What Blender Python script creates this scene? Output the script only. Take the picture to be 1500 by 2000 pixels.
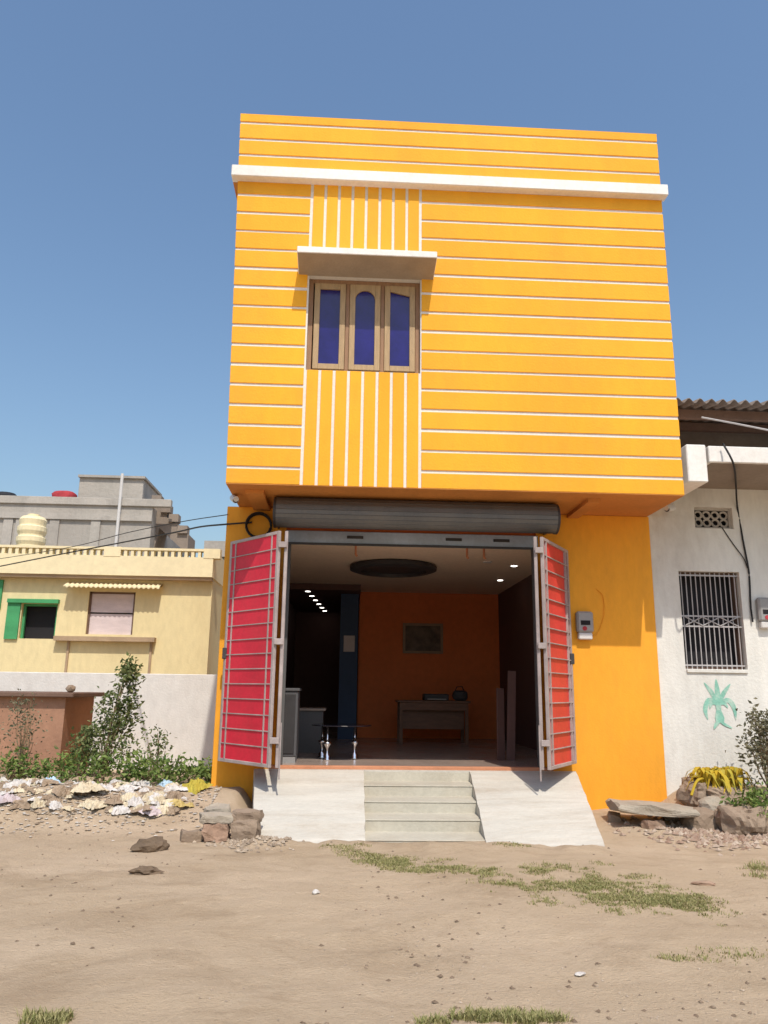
import bpy, bmesh, math, random
from mathutils import Vector, Matrix, noise
rnd = random.Random(7)
R = math.radians
for o in list(bpy.data.objects): bpy.data.objects.remove(o)
scene = bpy.context.scene
COL = scene.collection

# ------------------------------------------------------------------ camera
PITCH, YAW, ROLL = R(13.0), R(2.9), R(0.75)
F_PX, CAM_Z = 1500.0, 1.5
fw = Vector((math.sin(YAW)*math.cos(PITCH), math.cos(YAW)*math.cos(PITCH), math.sin(PITCH)))
r0 = Vector((math.cos(YAW), -math.sin(YAW), 0.0))
u0 = r0.cross(fw)
rt = r0*math.cos(ROLL) + u0*math.sin(ROLL)
up = u0*math.cos(ROLL) - r0*math.sin(ROLL)
cam_d = bpy.data.cameras.new('camera')
cam = bpy.data.objects.new('camera', cam_d)
COL.objects.link(cam)
m = Matrix((rt, up, -fw)).transposed().to_4x4()
m.translation = Vector((0, 0, CAM_Z))
cam.matrix_world = m
cam_d.sensor_fit = 'VERTICAL'
cam_d.sensor_height = 36.0
cam_d.lens = 36.0*F_PX/2000.0
cam_d.clip_start = 0.05
cam_d.clip_end = 3000
scene.camera = cam

# ------------------------------------------------------------------ sky, sun, exposure
SUN_DIR = Vector((0.17, -1.0, 1.5)).normalized()          # towards the sun
elev = math.asin(SUN_DIR.z)
world = bpy.data.worlds.new('World')
scene.world = world
world.use_nodes = True
wn = world.node_tree
sky = wn.nodes.new('ShaderNodeTexSky')
sky.sky_type = 'NISHITA'
sky.sun_disc = False
sky.sun_elevation = elev
sky.sun_rotation = math.atan2(SUN_DIR.x, SUN_DIR.y)
sky.air_density = 1.6
sky.dust_density = 2.4
sky.ozone_density = 6.0
bg = wn.nodes['Background']
bg.inputs['Strength'].default_value = 0.15
wn.links.new(sky.outputs[0], bg.inputs['Color'])
sun_d = bpy.data.lights.new('sun', 'SUN')
sun_d.energy = 3.75
sun_d.angle = R(0.55)
sun_d.color = (1.0, 0.93, 0.82)
sun = bpy.data.objects.new('sun', sun_d)
COL.objects.link(sun)
sun.location = SUN_DIR*60
sun.rotation_euler = SUN_DIR.to_track_quat('Z', 'Y').to_euler()
vs = scene.view_settings
vs.view_transform = 'Standard'
vs.look = 'None'
vs.exposure = 0.0
vs.gamma = 1.0
vs.use_curve_mapping = False

# ------------------------------------------------------------------ helpers
def at(px, py, y):
    """a point of the photograph (1500 x 2000) on the upright plane at distance y"""
    d = fw + rt*((px-750)/F_PX) + up*((1000-py)/F_PX)
    return Vector((0, 0, CAM_Z)) + d*(y/d.y)
def atz(px, py, z):
    d = fw + rt*((px-750)/F_PX) + up*((1000-py)/F_PX)
    return Vector((0, 0, CAM_Z)) + d*((z-CAM_Z)/d.z)

def mat(name, col, rough=0.8, var=0.12, scale=3.0, bump=0.15, bscale=60.0, dirt=None, dirt_amt=0.0,
        dscale=1.2, stretch=(1, 1, 1), spec=0.3, metal=0.0, fine=0.06, coat=0.0, trans=0.0):
    mt = bpy.data.materials.new(name)
    mt.use_nodes = True
    nt = mt.node_tree
    N, L = nt.nodes, nt.links
    b = N['Principled BSDF']
    geo = N.new('ShaderNodeNewGeometry')
    oi = N.new('ShaderNodeObjectInfo')
    mp = N.new('ShaderNodeMapping')
    mp.inputs['Scale'].default_value = stretch
    L.new(geo.outputs['Position'], mp.inputs['Vector'])
    def nz(sc, det=5.0, r=0.6, src=mp):
        n = N.new('ShaderNodeTexNoise')
        n.inputs['Scale'].default_value = sc
        n.inputs['Detail'].default_value = det
        n.inputs['Roughness'].default_value = r
        L.new(src.outputs[0], n.inputs['Vector'])
        return n
    def ramp(n, lo, hi, a, c):
        mr = N.new('ShaderNodeMapRange')
        mr.inputs['From Min'].default_value = lo
        mr.inputs['From Max'].default_value = hi
        mr.inputs['To Min'].default_value = a
        mr.inputs['To Max'].default_value = c
        L.new(n, mr.inputs['Value'])
        return mr.outputs[0]
    def mul(x, y_):
        k = N.new('ShaderNodeMath'); k.operation = 'MULTIPLY'
        L.new(x, k.inputs[0]); L.new(y_, k.inputs[1])
        return k.outputs[0]
    v = mul(ramp(nz(scale).outputs['Fac'], 0.3, 0.7, 1-var, 1+var),
            ramp(nz(scale*14, 3).outputs['Fac'], 0.3, 0.7, 1-fine, 1+fine))
    v = mul(v, ramp(oi.outputs['Random'], 0, 1, 1-var*0.35, 1+var*0.35))
    vm = N.new('ShaderNodeVectorMath'); vm.operation = 'SCALE'
    vm.inputs[0].default_value = col
    L.new(v, vm.inputs['Scale'])
    out = vm.outputs[0]
    if dirt is not None:
        mx = N.new('ShaderNodeMix'); mx.data_type = 'RGBA'
        L.new(mul(ramp(nz(dscale, 8, 0.68).outputs['Fac'], 0.46, 0.72, 0, dirt_amt),
                  ramp(nz(dscale*7, 6, 0.7, geo).outputs['Fac'], 0.3, 0.65, 0.35, 1)), mx.inputs[0])
        L.new(out, mx.inputs[6])
        mx.inputs[7].default_value = (*dirt, 1)
        out = mx.outputs[2]
    L.new(out, b.inputs['Base Color'])
    b.inputs['Roughness'].default_value = rough
    b.inputs['Metallic'].default_value = metal
    b.inputs['Specular IOR Level'].default_value = spec
    if coat: b.inputs['Coat Weight'].default_value = coat
    if trans: b.inputs['Transmission Weight'].default_value = trans
    if bump:
        bp = N.new('ShaderNodeBump')
        bp.inputs['Strength'].default_value = bump
        bp.inputs['Distance'].default_value = 0.02
        L.new(nz(bscale, 4, 0.6, geo).outputs['Fac'], bp.inputs['Height'])
        L.new(bp.outputs[0], b.inputs['Normal'])
    return mt

def leafmat(name, c1, c2, transl=0.25):
    mt = bpy.data.materials.new(name)
    mt.use_nodes = True
    N, L = mt.node_tree.nodes, mt.node_tree.links
    b = N['Principled BSDF']
    geo = N.new('ShaderNodeNewGeometry')
    mx = N.new('ShaderNodeMix'); mx.data_type = 'RGBA'
    L.new(geo.outputs['Random Per Island'], mx.inputs[0])
    mx.inputs[6].default_value = (*c1, 1)
    mx.inputs[7].default_value = (*c2, 1)
    L.new(mx.outputs[2], b.inputs['Base Color'])
    b.inputs['Roughness'].default_value = 0.65
    b.inputs['Specular IOR Level'].default_value = 0.25
    tr = N.new('ShaderNodeBsdfTranslucent')
    L.new(mx.outputs[2], tr.inputs['Color'])
    ms = N.new('ShaderNodeMixShader')
    ms.inputs[0].default_value = transl
    L.new(b.outputs[0], ms.inputs[1]); L.new(tr.outputs[0], ms.inputs[2])
    L.new(ms.outputs[0], N['Material Output'].inputs['Surface'])
    return mt

def emit(name, col, s):
    mt = bpy.data.materials.new(name)
    mt.use_nodes = True
    b = mt.node_tree.nodes['Principled BSDF']
    b.inputs['Base Color'].default_value = (*col, 1)
    b.inputs['Emission Color'].default_value = (*col, 1)
    b.inputs['Emission Strength'].default_value = s
    return mt

OFF = {}
def tag(o, label=None, cat=None, group=None, kind=None):
    if label: o['label'] = label
    if cat: o['category'] = cat
    if group: o['group'] = group
    if kind: o['kind'] = kind
    return o
def thing(name, loc, label, cat, group=None):
    o = bpy.data.objects.new(name, None)
    o.empty_display_size = 0.2
    COL.objects.link(o)
    o.location = loc
    OFF[o.name] = Vector(loc)
    return tag(o, label, cat, group)
def link(name, me, parent=None, loc=None, rot=None):
    o = bpy.data.objects.new(name, me)
    COL.objects.link(o)
    l = Vector(loc) if loc is not None else Vector((0, 0, 0))
    OFF[o.name] = l.copy()
    if parent is not None:
        o.parent = parent
        l = l - OFF[parent.name]
    o.location = l
    if rot is not None: o.rotation_euler = rot
    return o
def mesh_of(name, bm, mt, smooth=False):
    me = bpy.data.meshes.new(name)
    bmesh.ops.recalc_face_normals(bm, faces=bm.faces)
    bm.to_mesh(me); bm.free()
    if mt: me.materials.append(mt)
    if smooth:
        for p in me.polygons: p.use_smooth = True
    return me
def obj(name, bm, mt, parent=None, loc=None, rot=None, smooth=False):
    return link(name, mesh_of(name, bm, mt, smooth), parent, loc, rot)
def B(*boxes, bevel=0.0):
    """boxes given as (x0, x1, y0, y1, z0, z1)"""
    bm = bmesh.new()
    for x0, x1, y0, y1, z0, z1 in boxes:
        r = bmesh.ops.create_cube(bm, size=1.0)
        for v in r['verts']:
            v.co = Vector(((x0+x1)/2 + v.co.x*(x1-x0), (y0+y1)/2 + v.co.y*(y1-y0), (z0+z1)/2 + v.co.z*(z1-z0)))
    if bevel:
        bmesh.ops.bevel(bm, geom=bm.edges[:], offset=bevel, segments=1, affect='EDGES')
    return bm
def prism(pts, vec, bm=None):
    """extrude the flat polygon pts along vec"""
    bm = bm or bmesh.new()
    vec = Vector(vec)
    a = [bm.verts.new(p) for p in pts]
    c = [bm.verts.new(Vector(p)+vec) for p in pts]
    n = len(pts)
    bm.faces.new(a); bm.faces.new(c[::-1])
    for i in range(n):
        bm.faces.new((a[i], a[(i+1) % n], c[(i+1) % n], c[i]))
    return bm
def tube(pts, r, seg=6, bm=None):
    bm = bm or bmesh.new()
    pts = [Vector(p) for p in pts]
    rings = []
    for i, p in enumerate(pts):
        t = (pts[min(i+1, len(pts)-1)] - pts[max(i-1, 0)]).normalized()
        a = t.cross(Vector((0, 0, 1)))
        if a.length < 1e-3: a = t.cross(Vector((1, 0, 0)))
        a.normalize(); b2 = t.cross(a)
        rr = r[i] if isinstance(r, (list, tuple)) else r
        rings.append([bm.verts.new(p + a*math.cos(2*math.pi*k/seg)*rr + b2*math.sin(2*math.pi*k/seg)*rr) for k in range(seg)])
    for i in range(len(rings)-1):
        for k in range(seg):
            bm.faces.new((rings[i][k], rings[i][(k+1) % seg], rings[i+1][(k+1) % seg], rings[i+1][k]))
    bm.faces.new(rings[0][::-1]); bm.faces.new(rings[-1])
    return bm
def spline(pts, n=8):
    pts = [Vector(p) for p in pts]
    P = [2*pts[0]-pts[1]] + pts + [2*pts[-1]-pts[-2]]
    out = []
    for i in range(1, len(P)-2):
        for k in range(n):
            t = k/n
            a, b2, c, d = P[i-1], P[i], P[i+1], P[i+2]
            out.append(0.5*((2*b2)+(c-a)*t+(2*a-5*b2+4*c-d)*t*t+(3*b2-a-3*c+d)*t**3))
    out.append(pts[-1])
    return out
def lathe(prof, c, seg=16, bm=None):
    """prof: (radius, z) pairs about an upright axis at c"""
    bm = bm or bmesh.new()
    rings = []
    for r, z in prof:
        rings.append([bm.verts.new((c[0]+r*math.cos(2*math.pi*k/seg), c[1]+r*math.sin(2*math.pi*k/seg), c[2]+z)) for k in range(seg)])
    for i in range(len(rings)-1):
        for k in range(seg):
            bm.faces.new((rings[i][k], rings[i][(k+1) % seg], rings[i+1][(k+1) % seg], rings[i+1][k]))
    bm.faces.new(rings[0][::-1]); bm.faces.new(rings[-1])
    return bm
def lump(sx, sy, sz, rough=0.3, freq=1.6, sub=3, seed=0, flat=0.0):
    """an uneven stone or crumpled bag, centred on its own origin"""
    bm = bmesh.new()
    bmesh.ops.create_icosphere(bm, subdivisions=sub, radius=1.0)
    s = Vector((seed*7.3, seed*3.1, seed*5.7))
    for v in bm.verts:
        p = v.co.normalized()
        k = 1 + rough*noise.noise(p*freq+s) + rough*0.55*noise.noise(p*freq*2.7+s*1.3) + rough*0.3*noise.noise(p*freq*6+s)
        q = p*k
        if flat:
            e = 1-flat
            q = Vector([math.copysign(abs(c)**e, c) for c in q])
        v.co = Vector((q.x*sx, q.y*sy, q.z*sz))
    return bm

def sstep(a, b2, x):
    t = max(0.0, min(1.0, (x-a)/(b2-a)))
    return t*t*(3-2*t)
def ground_h(x, y):
    h = 0.0
    # earth heaped against the left end of the shop and under the rubbish
    h += 0.30*sstep(8.5, 10.1, y)*(1-sstep(11.5, 13.5, y))*(1-sstep(-1.25, -0.95, x))
    h += 0.10*math.exp(-((x+3.2)/1.6)**2-((y-9.5)/0.5)**2)
    # rubble bank before the white house
    h += 0.36*sstep(9.0, 10.0, y)*sstep(3.9, 4.6, x)
    h += 0.06*sstep(8.2, 9.8, y)*sstep(2.9, 3.4, x)*(1-sstep(3.9, 4.5, x))
    # soil washed up along the foot of the ramp
    h += .05*max(0, .55+noise.noise(Vector((x*2.3, 3, 1)))+.6*noise.noise(Vector((x*7, 5, 1))))*math.exp(-((y-8.12+.13*x)/.16)**2)*sstep(-1.2, -.9, x)*(1-sstep(2.5, 2.8, x))
    near = 1.0 if y < 30 else 0.3
    h += near*(0.035*noise.noise(Vector((x*0.45, y*0.45, 0.3))) + 0.022*noise.noise(Vector((x*1.5, y*1.5, 4.0)))
               + 0.014*noise.noise(Vector((x*4, y*5, 9.0))) + 0.007*noise.noise(Vector((x*11, y*14, 2.0))))
    return h

# ------------------------------------------------------------------ materials
M = {}
M['yellow'] = mat('yellow_paint', (0.87, 0.402, 0.028), 0.82, 0.09, 0.8, 0.2, 36, dirt=(0.62, 0.29, 0.05), dirt_amt=0.45, dscale=0.9, stretch=(1, 1, .4), fine=.025)
M['orange'] = mat('orange_paint', (0.83, 0.36, 0.028), 0.75, 0.08, 1.3, 0.14, 40, dirt=(0.55, 0.25, 0.06), dirt_amt=0.3, dscale=0.8, stretch=(1, 1, .35), fine=.04)
M['redorange'] = mat('red_orange_paint', (0.62, 0.15, 0.03), 0.7, 0.08, 1.3, 0.1, 40)
M['soffit'] = mat('shaded_orange', (0.55, 0.22, 0.05), 0.8, 0.12, 1.3, 0.14, 40)  # orange darkened in the colour itself for the shade under the overhang
M['white'] = mat('white_paint', (0.80, 0.77, 0.73), 0.75, 0.05, 1.5, 0.1, 45, dirt=(0.5, 0.44, 0.36), dirt_amt=0.3, dscale=1.6)
M['hoodshade'] = mat('hood_shade_grey', (0.36, 0.29, 0.22), 0.9, 0.12, 3, 0.3, 30)  # grey-brown that paints in the shade below the white hood
M['groove'] = mat('groove_paint', (0.74, 0.71, 0.66), 0.8, 0.05, 2, 0.05, 45)
M['limewash'] = mat('limewashed_wall', (0.70, 0.685, 0.64), 0.9, 0.07, 0.8, 0.3, 28, dirt=(0.34, 0.28, 0.22), dirt_amt=0.55, dscale=0.9, stretch=(1, 1, .3))
M['compound'] = mat('compound_wall_plaster', (0.71, 0.69, 0.66), 0.9, 0.08, 0.5, 0.3, 25, dirt=(0.36, 0.31, 0.27), dirt_amt=0.5, dscale=0.5, stretch=(1, 1, .5))
M['ramp'] = mat('whitewashed_cement', (0.545, 0.512, 0.45), 0.9, 0.10, 1.6, 0.5, 30, dirt=(0.40, 0.33, 0.25), dirt_amt=0.75, dscale=1.5, stretch=(.6, 3.2, 3.2))
M['step'] = mat('cream_cement', (0.49, 0.455, 0.375), 0.9, 0.09, 1.6, 0.3, 35, dirt=(0.36, 0.30, 0.22), dirt_amt=0.6, dscale=1.7)
M['soil'] = mat('terracotta_edge', (0.50, 0.22, 0.12), 0.8, 0.15, 3, 0.2, 40)
M['wood'] = mat('varnished_wood', (0.28, 0.15, 0.075), 0.5, 0.18, 5, 0.1, 80, stretch=(6, 6, .8), spec=.4)
M['wood2'] = mat('pale_wood', (0.40, 0.27, 0.14), 0.55, 0.16, 5, 0.1, 80, stretch=(6, 6, .8), spec=.4)
M['blueglass'] = mat('blue_filmed_glass', (0.016, 0.012, 0.135), 0.14, 0.35, 2.5, 0.06, 6, spec=.5)
M['steel'] = mat('shutter_steel', (0.165, 0.165, 0.165), 0.6, 0.12, 2, 0.05, 60, metal=0.7, dirt=(.20, .17, .14), dirt_amt=.5, dscale=2)
M['railsteel'] = mat('blue_grey_steel', (0.42, 0.50, 0.62), 0.45, 0.15, 2, 0.05, 60, metal=0.15, dirt=(.2, .2, .2), dirt_amt=.5)
M['gatebar'] = mat('painted_gate_steel', (0.36, 0.30, 0.285), 0.55, 0.2, 6, 0.1, 90, spec=.4, dirt=(.25, .18, .14), dirt_amt=.4, dscale=4)
M['gatered'] = mat('red_gate_sheet', (0.62, 0.02, 0.045), 0.5, 0.14, 1.5, 0.05, 20, spec=.35, dirt=(.38, .05, .05), dirt_amt=.35, dscale=2)
M['gateorange'] = mat('sun_faded_red_sheet', (0.66, 0.05, 0.04), 0.5, 0.16, 1.5, 0.05, 20, spec=.35, dirt=(.42, .07, .04), dirt_amt=.35, dscale=2)
M['dark'] = mat('dark_metal', (0.05, 0.048, 0.05), 0.5, 0.2, 4, 0.05)
M['black'] = mat('black_rubber', (0.02, 0.02, 0.022), 0.6, 0.1, 4, 0)
M['ceiling'] = mat('cream_ceiling', (0.78, 0.62, 0.47), 0.85, 0.05, 1, 0.05)
M['intfloor'] = mat('dusty_tile_floor', (0.34, 0.27, 0.23), 0.22, 0.12, 1.5, 0.05)
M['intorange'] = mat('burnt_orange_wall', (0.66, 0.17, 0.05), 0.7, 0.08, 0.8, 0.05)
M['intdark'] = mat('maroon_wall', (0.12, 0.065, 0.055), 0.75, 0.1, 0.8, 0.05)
M['bluepillar'] = mat('navy_paint', (0.04, 0.07, 0.14), 0.6, 0.1, 1, 0.05)
M['plasticgrey'] = mat('grey_plastic', (0.30, 0.295, 0.29), 0.5, 0.06, 3, 0.0, spec=.4)
M['countergrey'] = mat('dark_grey_laminate', (0.10, 0.10, 0.105), 0.5, 0.08, 3, 0.0)
M['smoke'] = mat('smoked_glass', (0.012, 0.012, 0.02), 0.12, 0.1, 3, 0.0, spec=.5)
M['plasticwhite'] = mat('white_plastic', (0.62, 0.60, 0.58), 0.45, 0.04, 3, 0.0, spec=.4)
M['concrete'] = mat('raw_cement_render', (0.40, 0.37, 0.33), 0.95, 0.22, 1.2, 0.9, 7, dirt=(0.24, 0.20, 0.17), dirt_amt=0.6, dscale=0.6, stretch=(1, 1, .5))
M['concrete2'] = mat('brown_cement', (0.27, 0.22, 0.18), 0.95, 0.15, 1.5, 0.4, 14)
M['asbestos'] = mat('weathered_roof_sheet', (0.20, 0.165, 0.145), 0.95, 0.2, 1.2, 0.3, 22, dirt=(0.08, 0.065, 0.06), dirt_amt=0.6)
M['cream'] = mat('pale_yellow_wall', (0.72, 0.61, 0.35), 0.85, 0.06, 0.6, 0.2, 20, dirt=(0.50, 0.38, 0.20), dirt_amt=0.4, dscale=0.5, stretch=(1, 1, .4))
M['cream2'] = mat('cream_trim', (0.78, 0.68, 0.44), 0.85, 0.05, 0.6, 0.1, 20)
M['greenpaint'] = mat('green_shutter_paint', (0.06, 0.30, 0.12), 0.6, 0.15, 2, 0.1)
M['mauve'] = mat('mauve_board', (0.62, 0.52, 0.52), 0.8, 0.1, 2, 0.1, stretch=(1, 1, 4))
M['sillbrown'] = mat('brown_ledge', (0.40, 0.29, 0.19), 0.85, 0.15, 2, 0.2)
M['brownwall'] = mat('red_brown_plaster', (0.36, 0.20, 0.13), 0.95, 0.12, 1.2, 0.4, 16, dirt=(0.22, 0.12, 0.085), dirt_amt=0.6, dscale=0.9)
M['slabdark'] = mat('dark_stone_coping', (0.16, 0.10, 0.075), 0.9, 0.15, 2, 0.3)
M['stone'] = mat('dusty_stone', (0.29, 0.215, 0.155), 0.95, 0.2, 4, 0.6, 25, dirt=(0.20, 0.155, 0.12), dirt_amt=0.6, dscale=4)
M['stonegrey'] = mat('grey_cement_block', (0.36, 0.31, 0.245), 0.95, 0.2, 4, 0.7, 30, dirt=(0.30, 0.235, 0.17), dirt_amt=.7, dscale=4)
M['brick'] = mat('worn_brick', (0.34, 0.22, 0.155), 0.95, 0.25, 4, 0.7, 30, dirt=(0.36, 0.28, 0.20), dirt_amt=0.7, dscale=5)
M['clod'] = mat('dark_earth_clod', (0.17, 0.12, 0.08), 1.0, 0.25, 6, 0.7, 40)
M['stencil'] = mat('green_stencil_paint', (0.24, 0.50, 0.40), 0.9, 0.2, 6, 0.2, 28, dirt=(0.66, 0.66, 0.60), dirt_amt=1.0, dscale=7)
M['grille'] = mat('whitewashed_grille', (0.42, 0.40, 0.40), 0.7, 0.1, 6, 0.1)
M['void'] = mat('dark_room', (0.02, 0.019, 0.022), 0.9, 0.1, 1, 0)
M['red_cloth'] = mat('red_cloth', (0.40, 0.05, 0.06), 0.9, 0.2, 4, 0.1)
M['chrome'] = mat('chrome', (0.75, 0.75, 0.76), 0.15, 0.03, 4, 0, metal=1.0)
M['darkwood'] = mat('dark_table_wood', (0.17, 0.085, 0.05), 0.5, 0.2, 4, 0.05, stretch=(1, 5, 5))
M['paper'] = mat('paper', (0.62, 0.56, 0.56), 0.8, 0.05, 6, 0)
M['photo'] = mat('dim_print', (0.10, 0.07, 0.05), 0.5, 0.6, 5, 0)
M['frame'] = mat('picture_frame_wood', (0.30, 0.20, 0.13), 0.5, 0.1, 4, 0)
M['leaf'] = leafmat('green_leaves', (0.065, 0.11, 0.03), (0.24, 0.26, 0.11))
M['leafdusty'] = leafmat('dusty_leaves', (0.08, 0.085, 0.05), (0.27, 0.25, 0.16))
M['leafweed'] = leafmat('weed_leaves', (0.06, 0.12, 0.025), (0.26, 0.33, 0.09))
M['leafyellow'] = leafmat('yellow_leaves', (0.62, 0.42, 0.03), (0.46, 0.40, 0.06))
M['dry'] = leafmat('dry_grass', (0.34, 0.26, 0.14), (0.22, 0.17, 0.09), .15)
M['grass'] = leafmat('short_grass', (0.17, 0.19, 0.055), (0.47, 0.41, 0.20), .25)
M['stem'] = mat('plant_stem', (0.22, 0.16, 0.09), 0.9, 0.2, 8, 0.1)
M['pebble'] = leafmat('pebble_and_chips', (0.24, 0.18, 0.13), (0.46, 0.37, 0.28), 0.0)

# the ground: sandy earth, darker damp and trodden patches
def ground_mat():
    mt = bpy.data.materials.new('sandy_earth')
    mt.use_nodes = True
    N, L = mt.node_tree.nodes, mt.node_tree.links
    b = N['Principled BSDF']
    geo = N.new('ShaderNodeNewGeometry')
    gmap = N.new('ShaderNodeMapping')
    gmap.inputs['Scale'].default_value = (.62, 1, 1)
    L.new(geo.outputs['Position'], gmap.inputs['Vector'])
    def nz(sc, det, r=0.6, dist=0.0):
        n = N.new('ShaderNodeTexNoise')
        n.inputs['Scale'].default_value = sc; n.inputs['Detail'].default_value = det
        n.inputs['Roughness'].default_value = r; n.inputs['Distortion'].default_value = dist
        L.new(gmap.outputs[0], n.inputs['Vector'])
        return n.outputs['Fac']
    def mixc(fac, lo, hi, amt, a, col):
        mr = N.new('ShaderNodeMapRange')
        mr.inputs['From Min'].default_value = lo; mr.inputs['From Max'].default_value = hi
        mr.inputs['To Max'].default_value = amt
        L.new(fac, mr.inputs['Value'])
        mx = N.new('ShaderNodeMix'); mx.data_type = 'RGBA'
        L.new(mr.outputs[0], mx.inputs[0])
        if isinstance(a, tuple): mx.inputs[6].default_value = (*a, 1)
        else: L.new(a, mx.inputs[6])
        mx.inputs[7].default_value = (*col, 1)
        return mx.outputs[2]
    c = mixc(nz(0.55, 6, .6), .35, .7, 1, (0.50, 0.38, 0.258), (0.585, 0.455, 0.325))
    c = mixc(nz(0.9, 9, .72, .8), .50, .64, .8, c, (0.40, 0.295, 0.195))
    c = mixc(nz(1.7, 9, .7, .4), .53, .72, .6, c, (0.38, 0.275, 0.175))
    c = mixc(nz(8, 8, .75), .55, .75, .55, c, (0.34, 0.25, 0.16))
    c = mixc(nz(26, 6, .7), .57, .74, .55, c, (0.62, 0.50, 0.36))
    c = mixc(nz(70, 4, .7), .58, .72, .5, c, (0.27, 0.20, 0.13))
    L.new(c, b.inputs['Base Color'])
    b.inputs['Roughness'].default_value = 0.97
    b.inputs['Specular IOR Level'].default_value = 0.12
    ad = N.new('ShaderNodeMath'); ad.operation = 'ADD'
    L.new(nz(18, 8, .7), ad.inputs[0]); L.new(nz(90, 4, .7), ad.inputs[1])
    bp = N.new('ShaderNodeBump')
    bp.inputs['Strength'].default_value = 0.75; bp.inputs['Distance'].default_value = 0.03
    L.new(ad.outputs[0], bp.inputs['Height'])
    L.new(bp.outputs[0], b.inputs['Normal'])
    return mt
M['ground'] = ground_mat()

# ------------------------------------------------------------------ ground
def axis(lo, hi, step, far, grow=1.25):
    a = [lo + i*step for i in range(int((hi-lo)/step)+1)]
    s, x = step, a[-1]
    while x < far: s *= grow; x += s; a.append(x)
    s, x, pre = step, a[0], []
    while x > -far: s *= grow; x -= s; pre.append(x)
    return pre[::-1] + a
xs, ys = axis(-6.5, 7.0, 0.05, 400), axis(2.8, 11.0, 0.05, 400)
nx = len(xs)
gv = [(x, y, ground_h(x, y)) for y in ys for x in xs]
gf = [(j*nx+i, j*nx+i+1, (j+1)*nx+i+1, (j+1)*nx+i) for j in range(len(ys)-1) for i in range(nx-1)]
gm = bpy.data.meshes.new('ground')
gm.from_pydata(gv, [], gf)
gm.materials.append(M['ground'])
for p in gm.polygons: p.use_smooth = True
tag(link('ground', gm), 'bare sandy brown earth before the houses', 'ground', kind='structure')

# ------------------------------------------------------------------ the orange shop house
W, FY = 10.25, 9.05                     # ground floor wall, upper storey face
ZB, ZT = 3.905, 9.105                   # foot and top of the upper storey
XR = 4.20
def xl(z): return -1.46 - 0.105*(z-ZB)/(ZT-ZB)
house = thing('shop_house', (1.4, W, 0), 'tall narrow two-storey house painted bright yellow orange with white grooved lines', 'house')
PD = 0.0145                              # panels stand this proud of the white grooves
WX0, WX1, WZ0, WZ1 = -0.552, 0.898, 5.41, 6.72
bw = FY+PD
bm = B((WX1, XR-.003, bw, bw+.24, ZB+.004, 8.15),
                            (WX0, WX1, bw, bw+.24, ZB+.004, WZ0), (WX0, WX1, bw, bw+.24, WZ1, 8.15),
                            (WX0, XR-.003, bw, bw+.24, 8.15, ZT-.01))
prism([(xl(ZB)+.004, bw, ZB+.004), (WX0, bw, ZB+.004), (WX0, bw, ZT-.01), (xl(ZT)+.004, bw, ZT-.01)], (0, .24, 0), bm)
upper = obj('upper_wall', bm, M['groove'], house)
obj('side_wall', prism([(xl(ZB), bw+.24, ZB+.004), (xl(ZT), bw+.24, ZT), (xl(ZT), 20, ZT), (xl(ZB), 20, ZB+.004)], (.2, 0, 0)), M['orange'], house)
obj('side_wall', B((XR-.2, XR, bw+.24, 20, ZB+.004, ZT)), M['orange'], house)
obj('rear_wall', B((-1.5, XR, 20, 20.2, 0, ZT)), M['orange'], house)
obj('partition', B((-1.199, .329, 19.6, 19.7, .54, 3.5)), M['intdark'], house)  # dark wall added so the far end of the passage looks unlit
obj('roof', B((-1.4, XR-.21, bw+.25, 19.99, 8.0, 8.14)), M['concrete'], house)
# cladding panels between the white grooves
LZ = [7.86 - 0.2676*i for i in range(15)]
G = 0.0205                               # half a groove
VL, VR = -0.553, 0.892
def panel(x0, x1, z0, z1, lean=True):
    a0 = xl(z0) if lean else x0
    a1 = xl(z1) if lean else x0
    pts = [(a0, FY, z0), (x1, FY, z0), (x1, FY, z1), (a1, FY, z1)]
    bm = prism(pts, (0, PD+.003, 0))
    bmesh.ops.bevel(bm, geom=[e for e in bm.edges if all(abs(v.co.y-FY) < 1e-4 for v in e.verts)], offset=.0025, segments=1, affect='EDGES')
    return obj('panel', bm, M['yellow'], house)
jig = lambda: rnd.uniform(-.005, .005)
zs = [8.06] + LZ + [ZB]
for i in range(len(zs)-1):
    t = zs[i] - (0 if i == 0 else G)
    u = zs[i+1] + (0 if i == len(zs)-2 else G)
    panel(0, VL-G, u+jig(), t+jig())
    x0 = VR+G
    panel(x0, XR, u+jig(), t+jig(), False)
pz = [ZT, 8.964, 8.708, 8.463, 8.19]
for i in range(4):
    panel(0, XR, pz[i+1]+(G if i < 3 else 0), pz[i]-(G if i else 0))
vw = (VR-VL)/8
for i in range(8):
    x0, x1 = VL+vw*i+G*.9, VL+vw*(i+1)-G*.9
    panel(x0, x1, 6.93, 8.06, False)
    panel(x0, x1, ZB, WZ0-.004, False)
obj('cornice_return', B((-1.612, xl(8.1)-.004, bw+.021, 20, 8.06, 8.21)), M['soffit'], house)  # brown colour carries the shading on the side of the cornice
obj('cornice', B((-1.615, 4.245, 8.925, bw+.02, 8.055, 8.215), bevel=.008), M['white'], house)
bm = prism([(-.69, 8.65, 6.80), (-.69, bw+.02, 6.722), (-.69, bw+.02, 6.93), (-.69, 8.65, 6.885)], (1.757, 0, 0))
bmesh.ops.bevel(bm, geom=bm.edges[:], offset=.006, segments=1, affect='EDGES')
hood = obj('window_hood', bm, M['white'], house)
obj('hood_shade_sheet', prism([(-.683, 8.66, 6.797), (-.683, bw+.001, 6.719), (-.683, bw+.001, 6.725), (-.683, 8.66, 6.803)], (1.743, 0, 0)), M['hoodshade'], hood)  # thin darker sheet, shade of the hood soffit put into its colour
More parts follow.
